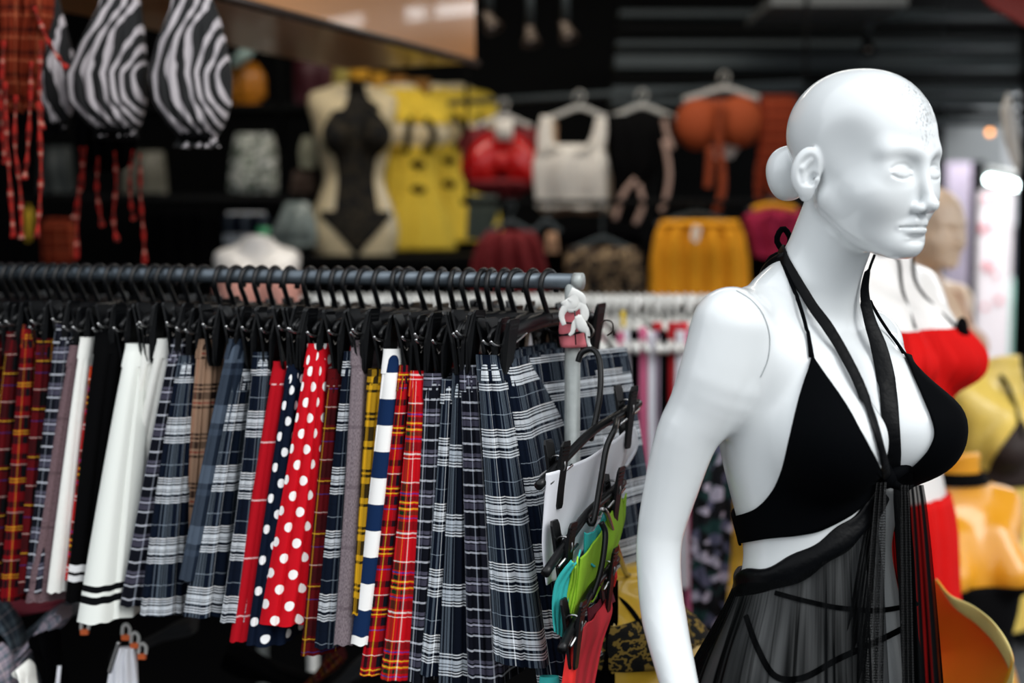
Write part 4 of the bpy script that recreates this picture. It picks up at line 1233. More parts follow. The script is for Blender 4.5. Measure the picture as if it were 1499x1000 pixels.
M_wood = mat('shiny_tan_board', 'c98d58', rough=.30, noise=.08, nscale=3, coat=.3)
M_dark = mat('dark_shop_wall', '050607', rough=.85, noise=.4, nscale=3, spec=.15)
M_ceil = mat('dark_ceiling', '0a0b0c', rough=.8, noise=.3, nscale=4)
M_beam = mat('grey_blue_metal', '333c40', rough=.6, noise=.25, nscale=8, metal=.2)
M_floor = mat('paved_ground', '5c5e62', rough=.8, noise=.25, nscale=6, bump=.4, bscale=25)
M_silver = patchy('silvery_bag', ['8a9488', 'c8ccc4', '6a7468', 'e8ece8'], scale=14, rough=.25)
M_clip = mat('orange_clip', 'd0602a', rough=.4)
# ---------------------------------------------------------------- the place
def slab(name, a, b, m, **k):
    c = [(a[i]+b[i])/2 for i in range(3)]; s = [abs(b[i]-a[i]) for i in range(3)]
    return struct(name, MB().box(c, s), m, smooth=False, **k)
def paving():
    m, nt, b = _nt('grey_paving'); tc = nt.nodes.new('ShaderNodeTexCoord')
    br = nt.nodes.new('ShaderNodeTexBrick'); br.inputs['Scale'].default_value = 4; br.inputs['Color1'].default_value = srgb('5a5c60'); br.inputs['Color2'].default_value = srgb('45474b'); br.inputs['Mortar'].default_value = srgb('1e1f22'); br.inputs['Mortar Size'].default_value = .03
    nt.links.new(tc.outputs['Object'], br.inputs['Vector']); nt.links.new(br.outputs['Color'], b.inputs['Base Color']); b.inputs['Roughness'].default_value = .75
    return m
M_pave = paving()
slab('floor', (-4, -2, -.1), (5.5, 16, 0), M_pave)
M_mfl = mat('shop_floor_shade', '030304', rough=.9, noise=.3, spec=.05)  # near black, shade behind the rack put into the ground colour
struct('floor_shade', MB().box((-1.35, 3.95, .01), (4.3, 4.5, .02)), M_mfl, smooth=False).name = 'trim_12'  # black sheet added over the paving to keep the lower left dark
slab('wall_back', (-3.6, 6.2, 0), (1.75, 6.35, 3.2), M_dark)
slab('wall_left', (-3.6, 1.9, 0), (-3.45, 6.2, 3.2), M_dark)
slab('wall_right', (1.75, 6.2, 0), (1.87, 10, 3.2), M_dark)
slab('ceiling', (-3.6, 2.35, 2.95), (5.2, 16, 3.10), M_ceil)
slab('wall_end', (-4, 16, 0), (5.5, 16.2, 6), mat('pale_far_wall', 'a8acae', rough=.8))
# shelves on the back wall, black
def shelf(label, x0, x1, z, Y, d=.30):
    t = thing('wall_shelf', label, 'shelf', ((x0+x1)/2, Y, z))
    obj('board', MB().box(((x0+x1)/2, Y, z), (x1-x0, d, .025)), M_dark, t, bevel=.003, smooth=False)
    for x in (x0+.2, x1-.2): obj('bracket', MB().box((x, Y+d/2-.02, z-.08), (.02, .03, .15)), M_dark, t, smooth=False)
    return t
zz = P(500, 372, 5.1).z
shelf('black shelf under the row of cream torso forms', P(300, 372, 5.1).x, P(720, 372, 5.1).x, zz-.014, 5.52, 1.2)
shelf('black shelf at left below the silvery packets', P(60, 290, 5.3).x, P(440, 290, 5.3).x, P(200, 290, 5.3).z, 5.35)
shelf('upper black shelf at left below the orange packet', P(60, 160, 5.3).x, P(480, 160, 5.3).x, P(200, 160, 5.3).z, 5.35)
# tan board hanging from the ceiling
A_ = P(697, 93, 4.0); B_ = P(150, 93, 4.0); zb_ = A_.z
dirv = (P(320, 2, 2.86)-A_); dirv.z = 0; ln_ = dirv.length+.12; dirv.normalize(); nrm = Vector((-dirv.y, dirv.x, 0))
if nrm.y < 0: nrm = -nrm
q = MB(); pts_ = []
for a in (0, ln_):
    for d in (0, .42):
        for z in (zb_, 2.62): pts_.append(Vector((A_.x, A_.y, 0))+dirv*a+nrm*d+Vector((0, 0, z)))
q.add(pts_, [(0, 1, 3, 2), (4, 6, 7, 5), (0, 4, 5, 1), (2, 3, 7, 6), (0, 2, 6, 4), (1, 5, 7, 3)])
bt_ = thing('sign_box', 'big shiny tan box hanging under the ceiling above the torso forms', 'sign', (A_.x+dirv.x*.8, A_.y+dirv.y*.8, zb_))
obj('panel', q, M_wood, bt_, bevel=.006, smooth=False)
obj('edge_strip', MB().tube([Vector((A_.x, A_.y, zb_))-nrm*.004, Vector((A_.x, A_.y, zb_))-nrm*.004+dirv*ln_], .010, 6), mat('dark_edge', '2a1a10', rough=.5), bt_)
for a in (.2, 1.5):
    p_ = Vector((A_.x, A_.y, 0))+dirv*a+nrm*.2
    obj('hanging_rod', MB().tube([(p_.x, p_.y, 2.6), (p_.x, p_.y, 2.96)], .008, 8), M_beam, bt_)
# ceiling ironwork, upper right
for i, (y, h, m_) in enumerate(((22, 9, M_beam), (45, 12, M_dark), (66, 8, M_beam), (92, 20, M_beam), (118, 7, M_dark), (133, 9, M_beam), (150, 10, M_beam), (166, 9, M_dark), (180, 7, M_beam))):
    Yb = 5.6-i*.06; a = P(905-i*2, y, Yb); b = P(1490, y, Yb)
    q = MB().box(((a.x+b.x)/2, Yb, a.z), (b.x-a.x, .10, h/F*Yb))
    o_ = obj('roof_beam', q, m_, loc=((a.x+b.x)/2, Yb, a.z), smooth=False, bevel=.004); o_['kind'] = 'structure'; o_.name = 'trim_%d' % (i+1)
slab('trim_10', (P(1490, 0, 5.5).x, 5.3, 0), (P(1490, 0, 5.5).x+.12, 5.45, 2.95), M_dark)
a = P(1110, 18, 5.0); b = P(1300, 18, 5.0)
struct('trim_11', MB().box(((a.x+b.x)/2, 5.0, a.z), (b.x-a.x, .5, .03)), mat('pale_roof_sheet', '4c5052', rough=.6, noise=.3), smooth=False)
def spot(label, px, py, Y, dx, m_=None, top=0):
    c = P(px, py, Y); t = thing('spotlight', label, 'light', P(px, top-60, Y), None)
    obj('stem', MB().tube([P(px, top-60, Y), P(px, py-12, Y)], .012, 8), M_beam, t)
    q = MB(); ax = Vector((dx, -.4, -1)).normalized(); rot = ax.to_track_quat('-Z', 'Y').to_matrix()
    prof = [(a_*.62, b_*.62) for a_, b_ in [(0, .045), (.020, .045), (.026, .02), (.030, -.01), (.048, -.06), (.050, -.065), (.044, -.06), (.02, -.01), (0, -.005)]]
    V = MB().lathe((0, 0, 0), prof, 20)
    V.v = [tuple(rot @ Vector(v)+c) for v in V.v]
    h = obj('lamp_head', V, m_ or mat('spotlight_metal', '4a4038', rough=.4, metal=.5), t)
    obj('bulb', MB().ball(c+ax*.022, .012), mat('dim_bulb', 'e8e4dc', rough=.2), h)
spot('small ceiling spotlight with a bright rim above the red satin bra', 776, 48, 4.6, .1)
spot('small ceiling spotlight tilted to the right, above the white crop top', 828, 42, 4.6, .35)
spot('dark hanging lamp above the head of the white mannequin', 1270, 62, 5.0, 0, M_dark)
spot('pale spotlight left of the pair above the red bra', 716, 28, 4.6, .5)
# red awning corner
q = MB(); q.grid([[P(1420, -25, 3.4), P(1450, 8, 3.4), P(1499, 36, 3.4), P(1560, 60, 3.4)], [P(1430, -60, 3.7), P(1470, -50, 3.7), P(1520, -40, 3.7), P(1580, -20, 3.7)]])
tag(obj('awning', q, mat('brick_red_canvas', '7a241c', rough=.8), loc=P(1480, 20, 3.5), solid=.01), 'brick red awning corner at the top right of the view', 'awning')
garment('hanging_ornament', 'long white leaf-shaped ornament hanging at the upper right', 'ornament', M_wht2, [(136, 1474, 1478), (160, 1466, 1484), (200, 1470, 1490), (235, 1480, 1494), (254, 1489, 1492)], 4.0, thick=.02, amp=.002)
# ---------------------------------------------------------------- alley on the right
def panel(name, label, cat, m, x0, x1, y0, y1, Y, th=.04, **k):
    a = P(x0, y0, Y); b = P(x1, y1, Y)
    z0 = 0.0
    q = MB().box(((a.x+b.x)/2, Y, (a.z+z0)/2), (b.x-a.x, th, a.z-z0))
    return tag(obj(name, q, m, loc=((a.x+b.x)/2, Y, z0), smooth=False, bevel=.003), label, cat)
M_pos = patchy('white_pink_pattern', ['d8d2d6', 'e0a8ac', 'cfc8d0', 'd87078', 'dcd8dc'], scale=3.2)
panel('curtain', 'pale lilac curtain hanging beyond the tan mannequin', 'curtain', mat('lilac_curtain', 'b8aabc', rough=.8, noise=.15, nscale=5), 1385, 1424, 238, 560, 8.0)
panel('post', 'thin black upright beside the pink and white banner', 'post', M_dark, 1424, 1432, 236, 560, 7.8)
panel('banner', 'white banner with pink and red blotches beyond the mannequins', 'banner', mat('banner_paper', 'd8ccce', rough=.7, noise=.1), 1432, 1472, 280, 620, 7.6)
q = MB()
for (x, y, r_) in ((1445, 292, 5), (1462, 296, 4), (1440, 335, 6), (1452, 330, 4), (1446, 390, 7), (1458, 402, 4), (1462, 440, 5), (1442, 450, 4)):
    c = P(x, y, 7.57); q.ball(c, (r_/F*7.5, .004, r_/F*7.5), 12, 6)
bn = [o for o in COL.objects if o.name == 'banner'][0]
obj('flower_print', q, mat('banner_pink', 'd0606c', rough=.7), bn)['kind'] = 'stuff'
panel('stall_wall', 'pale stall wall at the far end of the alley', 'wall', mat('pale_stall', 'b8bcc2', rough=.8, noise=.15), 1470, 1560, 285, 500, 9.0)
panel('shop_door', 'dark doorway in the pale stall at the far right', 'door', mat('blue_black_door', '2a3240', rough=.6), 1474, 1486, 330, 400, 8.9)
garment('garment', 'distant mint green garment hung in the alley at the right edge', 'garment', mat('mint_top', '8ec0b0', rough=.8), [(406, 1476, 1482), (418, 1472, 1486), (424, 1476, 1482), (432, 1470, 1494), (470, 1472, 1496), (520, 1476, 1492), (560, 1478, 1490)], 8.2, thick=.08, amp=.003)
garment('garment', 'distant violet garment in the alley at the far right edge', 'garment', mat('violet_top', '8078b0', rough=.8), [(380, 1490, 1496), (392, 1486, 1500), (398, 1490, 1496), (410, 1484, 1510), (450, 1486, 1510), (500, 1488, 1506)], 8.6, thick=.08, amp=.003)
M_tube = mat('lit_tube', 'f4ffff', emit='e6ffff', estr=14)
tl = thing('tube_light', 'lit white fluorescent tube over the alley at the right edge', 'light', P(1475, 268, 7.0))
obj('tube', MB().tube([P(1448, 263, 7.2), P(1540, 284, 5.6)], .017, 12), M_tube, tl)
obj('fixture', MB().tube([P(1448, 260, 7.2)+Vector((0, 0, .03)), P(1540, 281, 5.6)+Vector((0, 0, .03))], .022, 8), M_wplast, tl)
for i, (x, y, Yq) in enumerate(((1362, 150, 7.5), (1368, 196, 7), (1449, 194, 7))):
    t = thing('lamp', ['small amber lamp beside the forehead of the white mannequin', 'tiny amber lamp level with the brow of the white mannequin', 'small amber lamp right of the white mannequin head'][i], 'light', P(x, y, Yq))
    obj('bulb', MB().ball(P(x, y, Yq), .013), mat('amber_bulb', 'ffb060', emit='ff9a40', estr=3), t)
    obj('cap', MB().tube([P(x, y, Yq)+Vector((0, 0, .018)), P(x, y, Yq)+Vector((0, 0, .05))], .014, 10), M_dark, t)
# ---------------------------------------------------------------- figures on the right
f2 = form('mannequin', 'white headless mannequin in a red top and long red skirt, right behind the white one', 'mannequin', M_whitep, 1306, 350, 2.75, yaw=40, zneck=1.555, res=.009, ntilt=(0, -.55, 1), cut=.5, bust=.80)
wrap(f2, 'red_top', M_red, -math.pi, math.pi, 1.385, 1.195, off=.006, fold=.004, nfold=34, puff=.008, nc=220, nr=24, label='gathered bright red bandeau top')
wrap(f2, 'red_skirt', M_red, -math.pi, math.pi, 1.055, .25, off=.006, fold=.010, nfold=14, nc=160, nr=40, hang=True, flare=.04, label='long bright red skirt')
fstrap(f2, 'halter_strap', M_black2, [(.55, 1.39), (.5, 1.46), (.6, 1.52), (1.4, 1.53), (math.pi, 1.53)], .003)
fstrap(f2, 'halter_strap', M_black2, [(-.55, 1.39), (-.5, 1.46), (-.6, 1.52), (-1.4, 1.53), (-math.pi, 1.53)], .003)
k_ = surf(f2, .55, 1.385, .01); obj('bow', MB().ball(k_, (.012, .010, .022)).ball(k_+Vector((.01, 0, -.02)), (.006, .006, .020)), M_black2, f2['t'])
f3 = form('mannequin', 'tan mannequin with a bald head and beige strappy top, farthest back at right', 'mannequin', M_tan, 1352, 385, 3.9, yaw=18, head_on=True, arms=True, zneck=1.56, scale=.95, hyaw=14, res=.011, cut=.7)
wrap(f3, 'beige_top', M_beige, -.9, .9, lambda p: 1.31+.08*math.cos((abs(p)-.45)*3), 1.20, off=.005, nc=50, nr=14, label='beige lace triangle top')
for s_ in (-1, 1): fstrap(f3, 'shoulder_strap', M_beige, [(s_*.5, 1.36), (s_*.9, 1.42), (s_*1.3, 1.475), (s_*2.2, 1.46)], .006)
wrap(f3, 'waist_cloth', M_beige, -math.pi, math.pi, 1.10, .55, off=.008, nc=60, nr=20, hang=True, flare=.05)
f4 = form('torso_form', 'yellow headless torso form in a dark brown bikini top at the right edge', 'mannequin', mat('pale_yellow_plastic', 'e8c860', rough=.35, coat=.3), 1474, 524, 3.6, yaw=30, scale=.92, zneck=1.56, res=.011, bust=.8)
wrap(f4, 'bikini_top', M_brown2, -1.2, 1.35, lambda p: 1.25+.15*max(0, math.cos((abs(p-.1)-.55)*2.2)), 1.215, off=.005, nc=60, nr=14, label='dark brown triangle bikini top')
wrap(f4, 'back_band', M_brown2, 1.2, 2*math.pi-1.0, 1.26, 1.235, off=.005, nc=40, nr=5)
for s_ in (-1, 1): fstrap(f4, 'neck_string', M_black2, [(s_*.55, 1.36), (s_*.5, 1.44), (s_*1.0, 1.51), (math.pi*s_, 1.52)], .006)
wrap(f4, 'waist_band', M_brown2, -math.pi, math.pi, 1.02, .98, off=.006, nc=50, nr=5)
f5 = form('torso_form', 'orange headless torso form with a black choker, at the right edge below the yellow one', 'mannequin', M_orangep, 1408, 668, 3.15, yaw=15, scale=.98, zneck=1.58, res=.010, bust=.68)
wrap(f5, 'choker', M_black2, -math.pi, math.pi, 1.545, 1.515, off=.006, nc=50, nr=5)
wrap(f5, 'black_bandeau', M_black2, -math.pi, math.pi, 1.30, 1.12, off=.006, nc=80, nr=14, puff=.01)
wrap(f5, 'black_briefs', M_black2, -math.pi, math.pi, 1.02, .80, off=.006, nc=60, nr=12)
f6 = form('torso_form', 'yellow torso form mostly hidden behind the waist of the white mannequin', 'mannequin', M_yellowp, 1132, 600, 3.25, yaw=10, scale=.84, zneck=1.56)
# big hollow orange shell, bottom right
sh_ = thing('torso_form', 'hollow orange torso shell with a pale rim, bottom right corner, seen from behind', 'mannequin', Vector((P(1420, 980, 2.35).x, 2.35, 0)))
rim = bez([P(1372, 850, 2.26), P(1392, 874, 2.22), (P(1425, 890, 2.17)), P(1455, 915, 2.12), P(1477, 948, 2.09), P(1482, 975, 2.08), P(1470, 1010, 2.09), P(1440, 1060, 2.12), P(1400, 1090, 2.18)], 40)
cen = P(1385, 985, 2.40)
rows = []
for k in range(14):
    a = k/13*math.pi/2; rows.append([cen+(p-cen)*math.cos(a)**.8+Vector((.01, .10, .0))*math.sin(a) for p in rim])
obj('shell', MB().grid(rows), M_orangep, sh_, solid=.004)
rows = []
for i, p in enumerate(rim):
    o1 = (p-cen); o1.y = 0; o1.normalize(); t = (rim[min(i+1, 39)]-rim[max(i-1, 0)]).normalized(); up = Vector((0, -1, 0))
    wd = .006+.020*math.sin(math.pi*i/39)
    rows.append([p+o1*math.cos(g)*wd*.8+up*math.sin(g)*.006-o1*wd*.6 for g in [2*math.pi*k/10 for k in range(10)]])
obj('rim', MB().grid(rows, close=True), mat('pale_yellow_rim', 'ecd68a', rough=.35, coat=.3), sh_, label='pale yellow rim')
obj('stand_pole', MB().tube([P(1395, 1080, 2.26), (P(1395, 1080, 2.26).x, 2.26, 0)], .013, 10), M_galv, sh_)
# ---------------------------------------------------------------- zebra tops, upper left
ZY = 2.75
zr = Vector((0, 0, P(200, -45, ZY).z))
q = MB().tube([(P(-80, -45, ZY).x, ZY, zr.z), (P(330, -45, ZY).x, ZY, zr.z)], .011, 12)
tr = thing('hanging_rail', 'black rail above the zebra tops, top left', 'rail', (P(140, 0, ZY).x, ZY, zr.z)); obj('rail', q, M_blackplastic, tr)
for x in (P(-60, 0, ZY).x, P(322, 0, ZY).x): obj('rod', MB().tube([(x, ZY, zr.z), (x, ZY, 2.95)], .006, 8), M_blackplastic, tr)
zb_rows = [
 ([(-30, 58, 80), (40, 56, 96), (100, 52, 112), (150, 60, 108), (185, 72, 100), (192, 74, 98)], 'zebra print puff top at left, half hidden by the tartan one', .02),
 ([(-30, 150, 196), (10, 146, 206), (60, 122, 211), (110, 98, 214), (150, 103, 213), (180, 128, 206), (192, 140, 200), (200, 138, 202)], 'zebra print puff top in the middle of the three', 0),
 ([(-30, 255, 300), (15, 250, 318), (60, 232, 330), (110, 219, 339), (150, 226, 338), (182, 246, 328), (196, 258, 320), (202, 262, 316), (216, 254, 322)], 'zebra print puff top nearest the tan box, the rightmost of the three', -.02)]
for i, (rw, lab, dy) in enumerate(zb_rows):
    t, b = gthing('zebra_top', lab, 'top', M_zebra, 'puff_body', rw, ZY+dy, 'zebra print tops', nf=7, amp=.005, thick=.055, n=90, nr=40, seed=i+5)
    cx = (rw[0][1]+rw[0][2])/2
    for s_ in (-1, 1): obj('strap', strand([(cx+s_*16, -28, ZY+dy), (cx+s_*18, -46, ZY+dy-.012), (cx+s_*20, -30, ZY+dy+.014)], .004, k=10), M_black2, t)
    y1 = rw[-2][0]
    rb = cloth([(y1-10, rw[-2][1]-3, rw[-2][2]+3), (y1+2, rw[-2][1]+2, rw[-2][2]-2), (y1+13, rw[-2][1]-4, rw[-2][2]+4)], ZY+dy, nf=14, amp=.004, thick=.035, n=90, seed=3)
    obj('elastic_hem', rb, M_black2, t)
M_tstr = plaid('red_tie_tartan', '9a1c18', .014, .055, [(.1, .2, '1a0c0c'), (.6, .12, 'a87868')], [(.05, .25, '1a0c0c'), (.40, .12, 'b88878'), (.60, .15, '5a1010')])
def tie_top(lab, rw, strs, Y, seed, mb=None):
    t, b = gthing('tartan_tie_top', lab, 'top', mb or M_rustpl, 'cloth_body', rw, Y, nf=5, amp=.008, thick=.03, n=60, seed=seed)
    rnd = random.Random(seed)
    for pts in strs:
        pp = [P(x, y, Y-.035+.008*k) for k, (x, y) in enumerate(pts)]; b_ = bez(pp, 24)
        rr = [.0058+.0026*math.sin(i*1.1+seed)+(.003 if i > 19 else 0) for i in range(24)]
        obj('tie_string', MB().tube(b_, rr, 8, flat=.5), M_tstr, t)
tie_top('red tartan tie top at the far upper left corner', [(-30, 0, 30), (40, 4, 44), (110, 2, 42), (165, 6, 34)], [[(8, 120), (10, 200), (14, 260), (20, 348)], [(24, 140), (22, 210), (30, 280), (32, 350)], [(6, 60), (2, 150), (8, 240)]], 2.62, 1)
tie_top('red tartan tie top hanging left of the zebra tops', [(-30, 34, 80), (20, 38, 78), (60, 34, 66), (110, 30, 60), (160, 36, 54)], [[(50, 10), (66, 50), (82, 80), (98, 100)], [(46, 90), (44, 160), (40, 230), (36, 262)], [(60, 60), (58, 130), (62, 190)], [(56, 150), (60, 240), (58, 300), (54, 348)]], 2.60, 2)
tie_top('dark red tartan tie top whose strings dangle below the zebra tops', [(170, 112, 206), (200, 110, 204), (235, 116, 196), (250, 124, 180)], [[(118, 215), (122, 262), (114, 300), (112, 380)], [(126, 215), (120, 250), (112, 300), (108, 320)], [(144, 230), (142, 280), (150, 332)], [(168, 222), (170, 270), (166, 320), (172, 354)], [(194, 220), (190, 260), (192, 300), (196, 322)], [(205, 225), (206, 290), (210, 340), (212, 386)]], 2.95, 3, M_blk)
# ---------------------------------------------------------------- packets on the left shelves
def packet(lab, m, rw, Y, **k): return garment('packet', lab, 'packet', m, rw, Y, thick=.05, nf=2, amp=.01, n=28, **k)
packet('orange packet with a pale corner on the upper left shelf', mat('orange_foil', 'b87420', rough=.3, noise=.3, nscale=9), [(92, 352, 376), (110, 340, 388), (140, 338, 390), (158, 344, 376)], 5.3, seed=1)
packet('small pale blue packet leaning on the orange one', mat('pale_blue_foil', '9cb4b0', rough=.3, noise=.3, nscale=9), [(64, 362, 378), (86, 340, 366), (98, 338, 350)], 5.2, seed=2)
packet('dark red packet on the upper shelf left of the torso forms', mat('wine_packet', '3c0a18', rough=.6, noise=.2), [(84, 430, 488), (110, 430, 488), (152, 432, 484)], 5.3, seed=3)
packet('silvery bag with a white label on the left shelf', M_silver, [(196, 345, 400), (230, 338, 408), (276, 334, 412), (282, 336, 410)], 5.3, seed=4)
packet('small cream packet between the silvery bag and the black lace form', mat('cream_packet', 'b4b49c', rough=.4, noise=.2), [(200, 444, 456), (220, 438, 464), (246, 440, 462)], 5.3, seed=5)
packet('crumpled clear bag left of the black lace form', mat('grey_clear_bag', '7e8a88', rough=.2, noise=.4, nscale=12), [(296, 418, 452), (320, 408, 462), (345, 394, 466), (360, 392, 464)], 5.0, seed=6)
packet('pale brown packet on the left shelf beneath the small cream one', mat('brown_packet', '5c4a40', rough=.6, noise=.3), [(250, 430, 460), (282, 424, 462)], 5.35, seed=7)
packet('dim grey packet at the far left of the shelf', mat('dim_packet', '3a4040', rough=.5, noise=.3), [(215, 60, 105), (282, 56, 110)], 5.3, seed=8)
packet('dim cream packet behind the strings of the zebra tops', mat('dim_cream_packet', '6a685c', rough=.5, noise=.3), [(222, 180, 240), (282, 176, 246)], 5.3, seed=9)
# dark folded clothes in front of the left shelves
for i, (x0, x1, y0, y1, m_, lab) in enumerate(((215, 320, 305, 385, M_blk, 'black garment hanging at left over the rail, under the shelf'), (325, 395, 310, 360, M_navy2, 'dark garment hanging right of the black one under the left shelf'), (60, 110, 320, 385, M_rustpl, 'dim brownish garment behind the tartan strings'), (36, 48, 300, 352, M_yel, 'narrow yellow garment behind the tartan strings at far left'))):
    garment('garment', lab, 'garment', m_, [(y0, x0+8, x1-8), (y0+12, x0, x1), (y1, x0+3, x1-3)], 4.6, nf=4, amp=.01, thick=.04, seed=i)
for i, (x0, x1, col) in enumerate(((485, 512, 'a89a50'), (512, 540, 'c08c1c'), (542, 566, 'b8861c'), (568, 596, '8a5c1c'), (598, 630, '7c541c'))):
    garment('folded_cloth', ['pale khaki cloth stacked above the black lace form', 'mustard cloth stacked above the torso forms, left', 'mustard cloth stacked above the torso forms, middle', 'brown mustard cloth above the yellow tops', 'dull brown cloth above the yellow tops, rightmost'][i], 'cloth', mat('mustard_cloth_%d' % i, col, rough=.85), [(96+i*5, x0, x1), (126+i*5, x0, x1), (140+i*5, x0, x1)], 5.4, nf=2, amp=.005, thick=.05, seed=i)
# ---------------------------------------------------------------- torso forms on the shelf
FG = 'cream torso forms on the black shelf'
def shelf_form(lab, px, yaw, Y, m):
    return form('torso_form', lab, 'mannequin', m, px, 124, Y, yaw=yaw, scale=.93, zneck=1.52, cut=.86, res=.012, stand=False, group=FG, ntilt=(0, .1, 1))
g1 = shelf_form('cream torso form in a black lace swimsuit on the shelf', 517, 12, 5.1, M_cream)
def front(z_hi, z_lo, half): return None
wrap(g1, 'swimsuit', M_lace, -.75, .75, lambda p: 1.43-.02*abs(p), lambda p: 1.02-.0*abs(p), off=.005, nc=50, nr=30, label='black lace swimsuit')
wrap(g1, 'swimsuit_bottom', M_lace, -1.15, 1.15, lambda p: 1.04, lambda p: .865+.15*min(1, abs(p)/1.1), off=.005, nc=50, nr=14)
wrap(g1, 'neck_piece', M_lace, -.5, .9, 1.53, 1.42, off=.006, nc=30, nr=10)
for i, (px, Y, yaw, mm) in enumerate(((592, 5.36, 30, M_cream), (638, 5.64, 30, M_cream), (668, 5.92, 30, M_cream))):
    g_ = shelf_form(['cream torso form in a yellow frilled top beside the black lace one', 'cream torso form in yellow, middle of the three in yellow', 'cream torso form in yellow, farthest right on the shelf'][i], px, yaw, Y, mm)
    wrap(g_, 'frilled_top', M_yel, -math.pi, math.pi, 1.50, 1.36, off=.012, fold=.006, nfold=12, puff=.028, nc=120, nr=14, label='yellow off-shoulder frill', seed=i)
    wrap(g_, 'bodice', M_yel, -1.3, 1.3, 1.27, 1.05, off=.008, fold=.003, nfold=12, nc=70, nr=14, label='yellow bodice')
    wrap(g_, 'short_skirt', M_yel, -math.pi, math.pi, 1.08, .86, off=.01, fold=.008, nfold=9, nc=90, nr=14, hang=True, flare=.03, label='yellow skirt')
    for s_ in (-1, 1):
        fstrap(g_, 'black_strap', M_black2, [(s_*.30, 1.40), (s_*.35, 1.32), (s_*.4, 1.25)], .014)
    for z_ in (1.20, 1.10): obj('bow', MB().ball(surf(g_, .1, z_, .012), (.03, .012, .016)), M_black2, g_['t'])
# headless white mannequin just behind the rail
f7 = form('mannequin', 'white headless mannequin whose neck rises behind the front rail', 'mannequin', M_whitep, 376, 346, 4.35, yaw=10, zneck=1.55, res=.011, ntilt=(0, .1, 1), scale=.76)
obj('neck_tag', MB().box(P(386, 340, 4.35), (.035, .01, .03)), mat('green_tag', '2e8c5c', rough=.4), f7['t'])
wrap(f7, 'pale_top', mat('pale_pink_cloth', 'c89084', rough=.8), -math.pi, math.pi, 1.40, .95, off=.008, nc=50, nr=14, hang=True)
# ---------------------------------------------------------------- tops and shorts hung on the back wall
HY = 4.95
xr0, xr1 = P(655, 170, HY).x, P(1180, 170, HY).x
rl = thing('wall_rail', 'thin grey rail high on the back wall behind the bras', 'rail', ((xr0+xr1)/2, HY+.02, P(900, 136, HY).z))
obj('rail', MB().tube([(xr0, HY+.03, P(700, 150, HY).z), (xr1, HY+.03, P(700, 120, HY).z)], .010, 10), M_beam, rl)
for (xa, xb, py, Yr, lab) in ((675, 1185, 296, 4.74, 'dark rail across the shop holding the orange yellow shorts'), (-60, 420, 292, 4.62, 'dark rail at left below the shelves, holding black garments')):
    a = P(xa, py, Yr); b = P(xb, py, Yr); zc_ = a.z
    r_ = thing('hanging_rail', lab, 'rail', ((a.x+b.x)/2, Yr, zc_))
    obj('rail', MB().tube([(a.x, Yr, zc_), (b.x, Yr, zc_)], .010, 10), M_dark, r_)
    for x in (a.x+.02, b.x-.02): obj('rod', MB().tube([(x, Yr, zc_), (x, Yr, 2.95)], .006, 8), M_dark, r_)
wire_hanger('clear plastic hanger holding the red satin bra', 737, 182, 84, HY, M_clear)
t, b = gthing('bra_top', 'shiny red satin bra top with a white label on the back wall', 'top', M_dred, 'wings', [(188, 684, 785), (205, 674, 792), (232, 674, 790), (262, 680, 782), (280, 688, 774), (288, 716, 758)], HY, nf=5, amp=.012, thick=.035, n=70, nr=30, seed=2)
for s_, cx_ in ((-1, 708), (1, 762)):
    q = MB().ball((0, 0, 0), (.078, .060, .092), 28, 18)
    for i_, v_ in enumerate(q.v):
        x_, y_, z_ = v_; k_ = .004*math.sin(x_*90+z_*60); x2 = x_*(1-.35*max(0, z_)/.09)+s_*-.02*z_/.09
        c_ = P(cx_, 236, HY-.03); q.v[i_] = (c_.x+x2, c_.y+y_+k_, c_.z+z_)
    obj('cup', q, M_redsat, t)
obj('centre_twist', MB().ball(P(735, 236, HY-.07), (.022, .02, .035)), M_redsat, t)
obj('label', MB().box(P(738, 190, HY-.10), (.06, .006, .07)), M_wht2, t)
obj('waist_band', cloth([(262, 680, 782), (278, 684, 778)], HY-.035, amp=.004, thick=.055), M_dred, t)
wire_hanger('clear plastic hanger holding the white crop top', 848, 170, 96, HY, M_clear)
def crop(lab, m, dx, dy, Y, grp=None):
    t = thing('crop_top', lab, 'top', P(835+dx, 305+dy, Y), grp)
    rw = [(212, 792, 876), (222, 784, 886), (240, 778, 890), (262, 780, 888), (285, 783, 888), (304, 784, 888)]
    obj('bodice', cloth([(y+dy, a+dx, c+dx) for y, a, c in rw], Y, nf=2, amp=.012, thick=.055, n=60, seed=5), m, t)
    for pts in ([(800, 226), (797, 200), (800, 170)], [(868, 226), (877, 200), (880, 172)]):
        obj('shoulder_strap', MB().tube(bez([P(x+dx, y+dy, Y-.03) for x, y in pts], 10), [.034-.0018*k for k in range(10)], 8, flat=.25, up=(0, -1, 0)), m, t)
    obj('neckline', MB().tube(bez([P(x+dx, y+dy, Y-.05) for x, y in ((803, 212), (820, 220), (840, 222), (858, 218), (870, 206))], 12), .006, 8), m, t)
crop('white crop top with wide straps hung in front of nude ones', M_wht2, 0, 0, HY-.06, 'crop tops on the back wall')
crop('nude beige crop top peeking out behind the white one', M_nude, 8, 9, HY+.06, 'crop tops on the back wall')
crop('pale beige crop top between the white and the nude one', mat('pale_beige_cotton', 'c8b49c', rough=.9), 4, 4, HY, 'crop tops on the back wall')
wire_hanger('clear plastic hanger holding the black tops', 940, 168, 96, HY, M_clear)
t, b = gthing('tank_top', 'black top with pale hanging straps right of the white crop top', 'top', M_black2, 'cloth_body', [(168, 888, 986), (190, 884, 984), (240, 892, 978), (262, 896, 960), (325, 900, 948)], HY-.05, nf=4, amp=.01, thick=.04, seed=4)
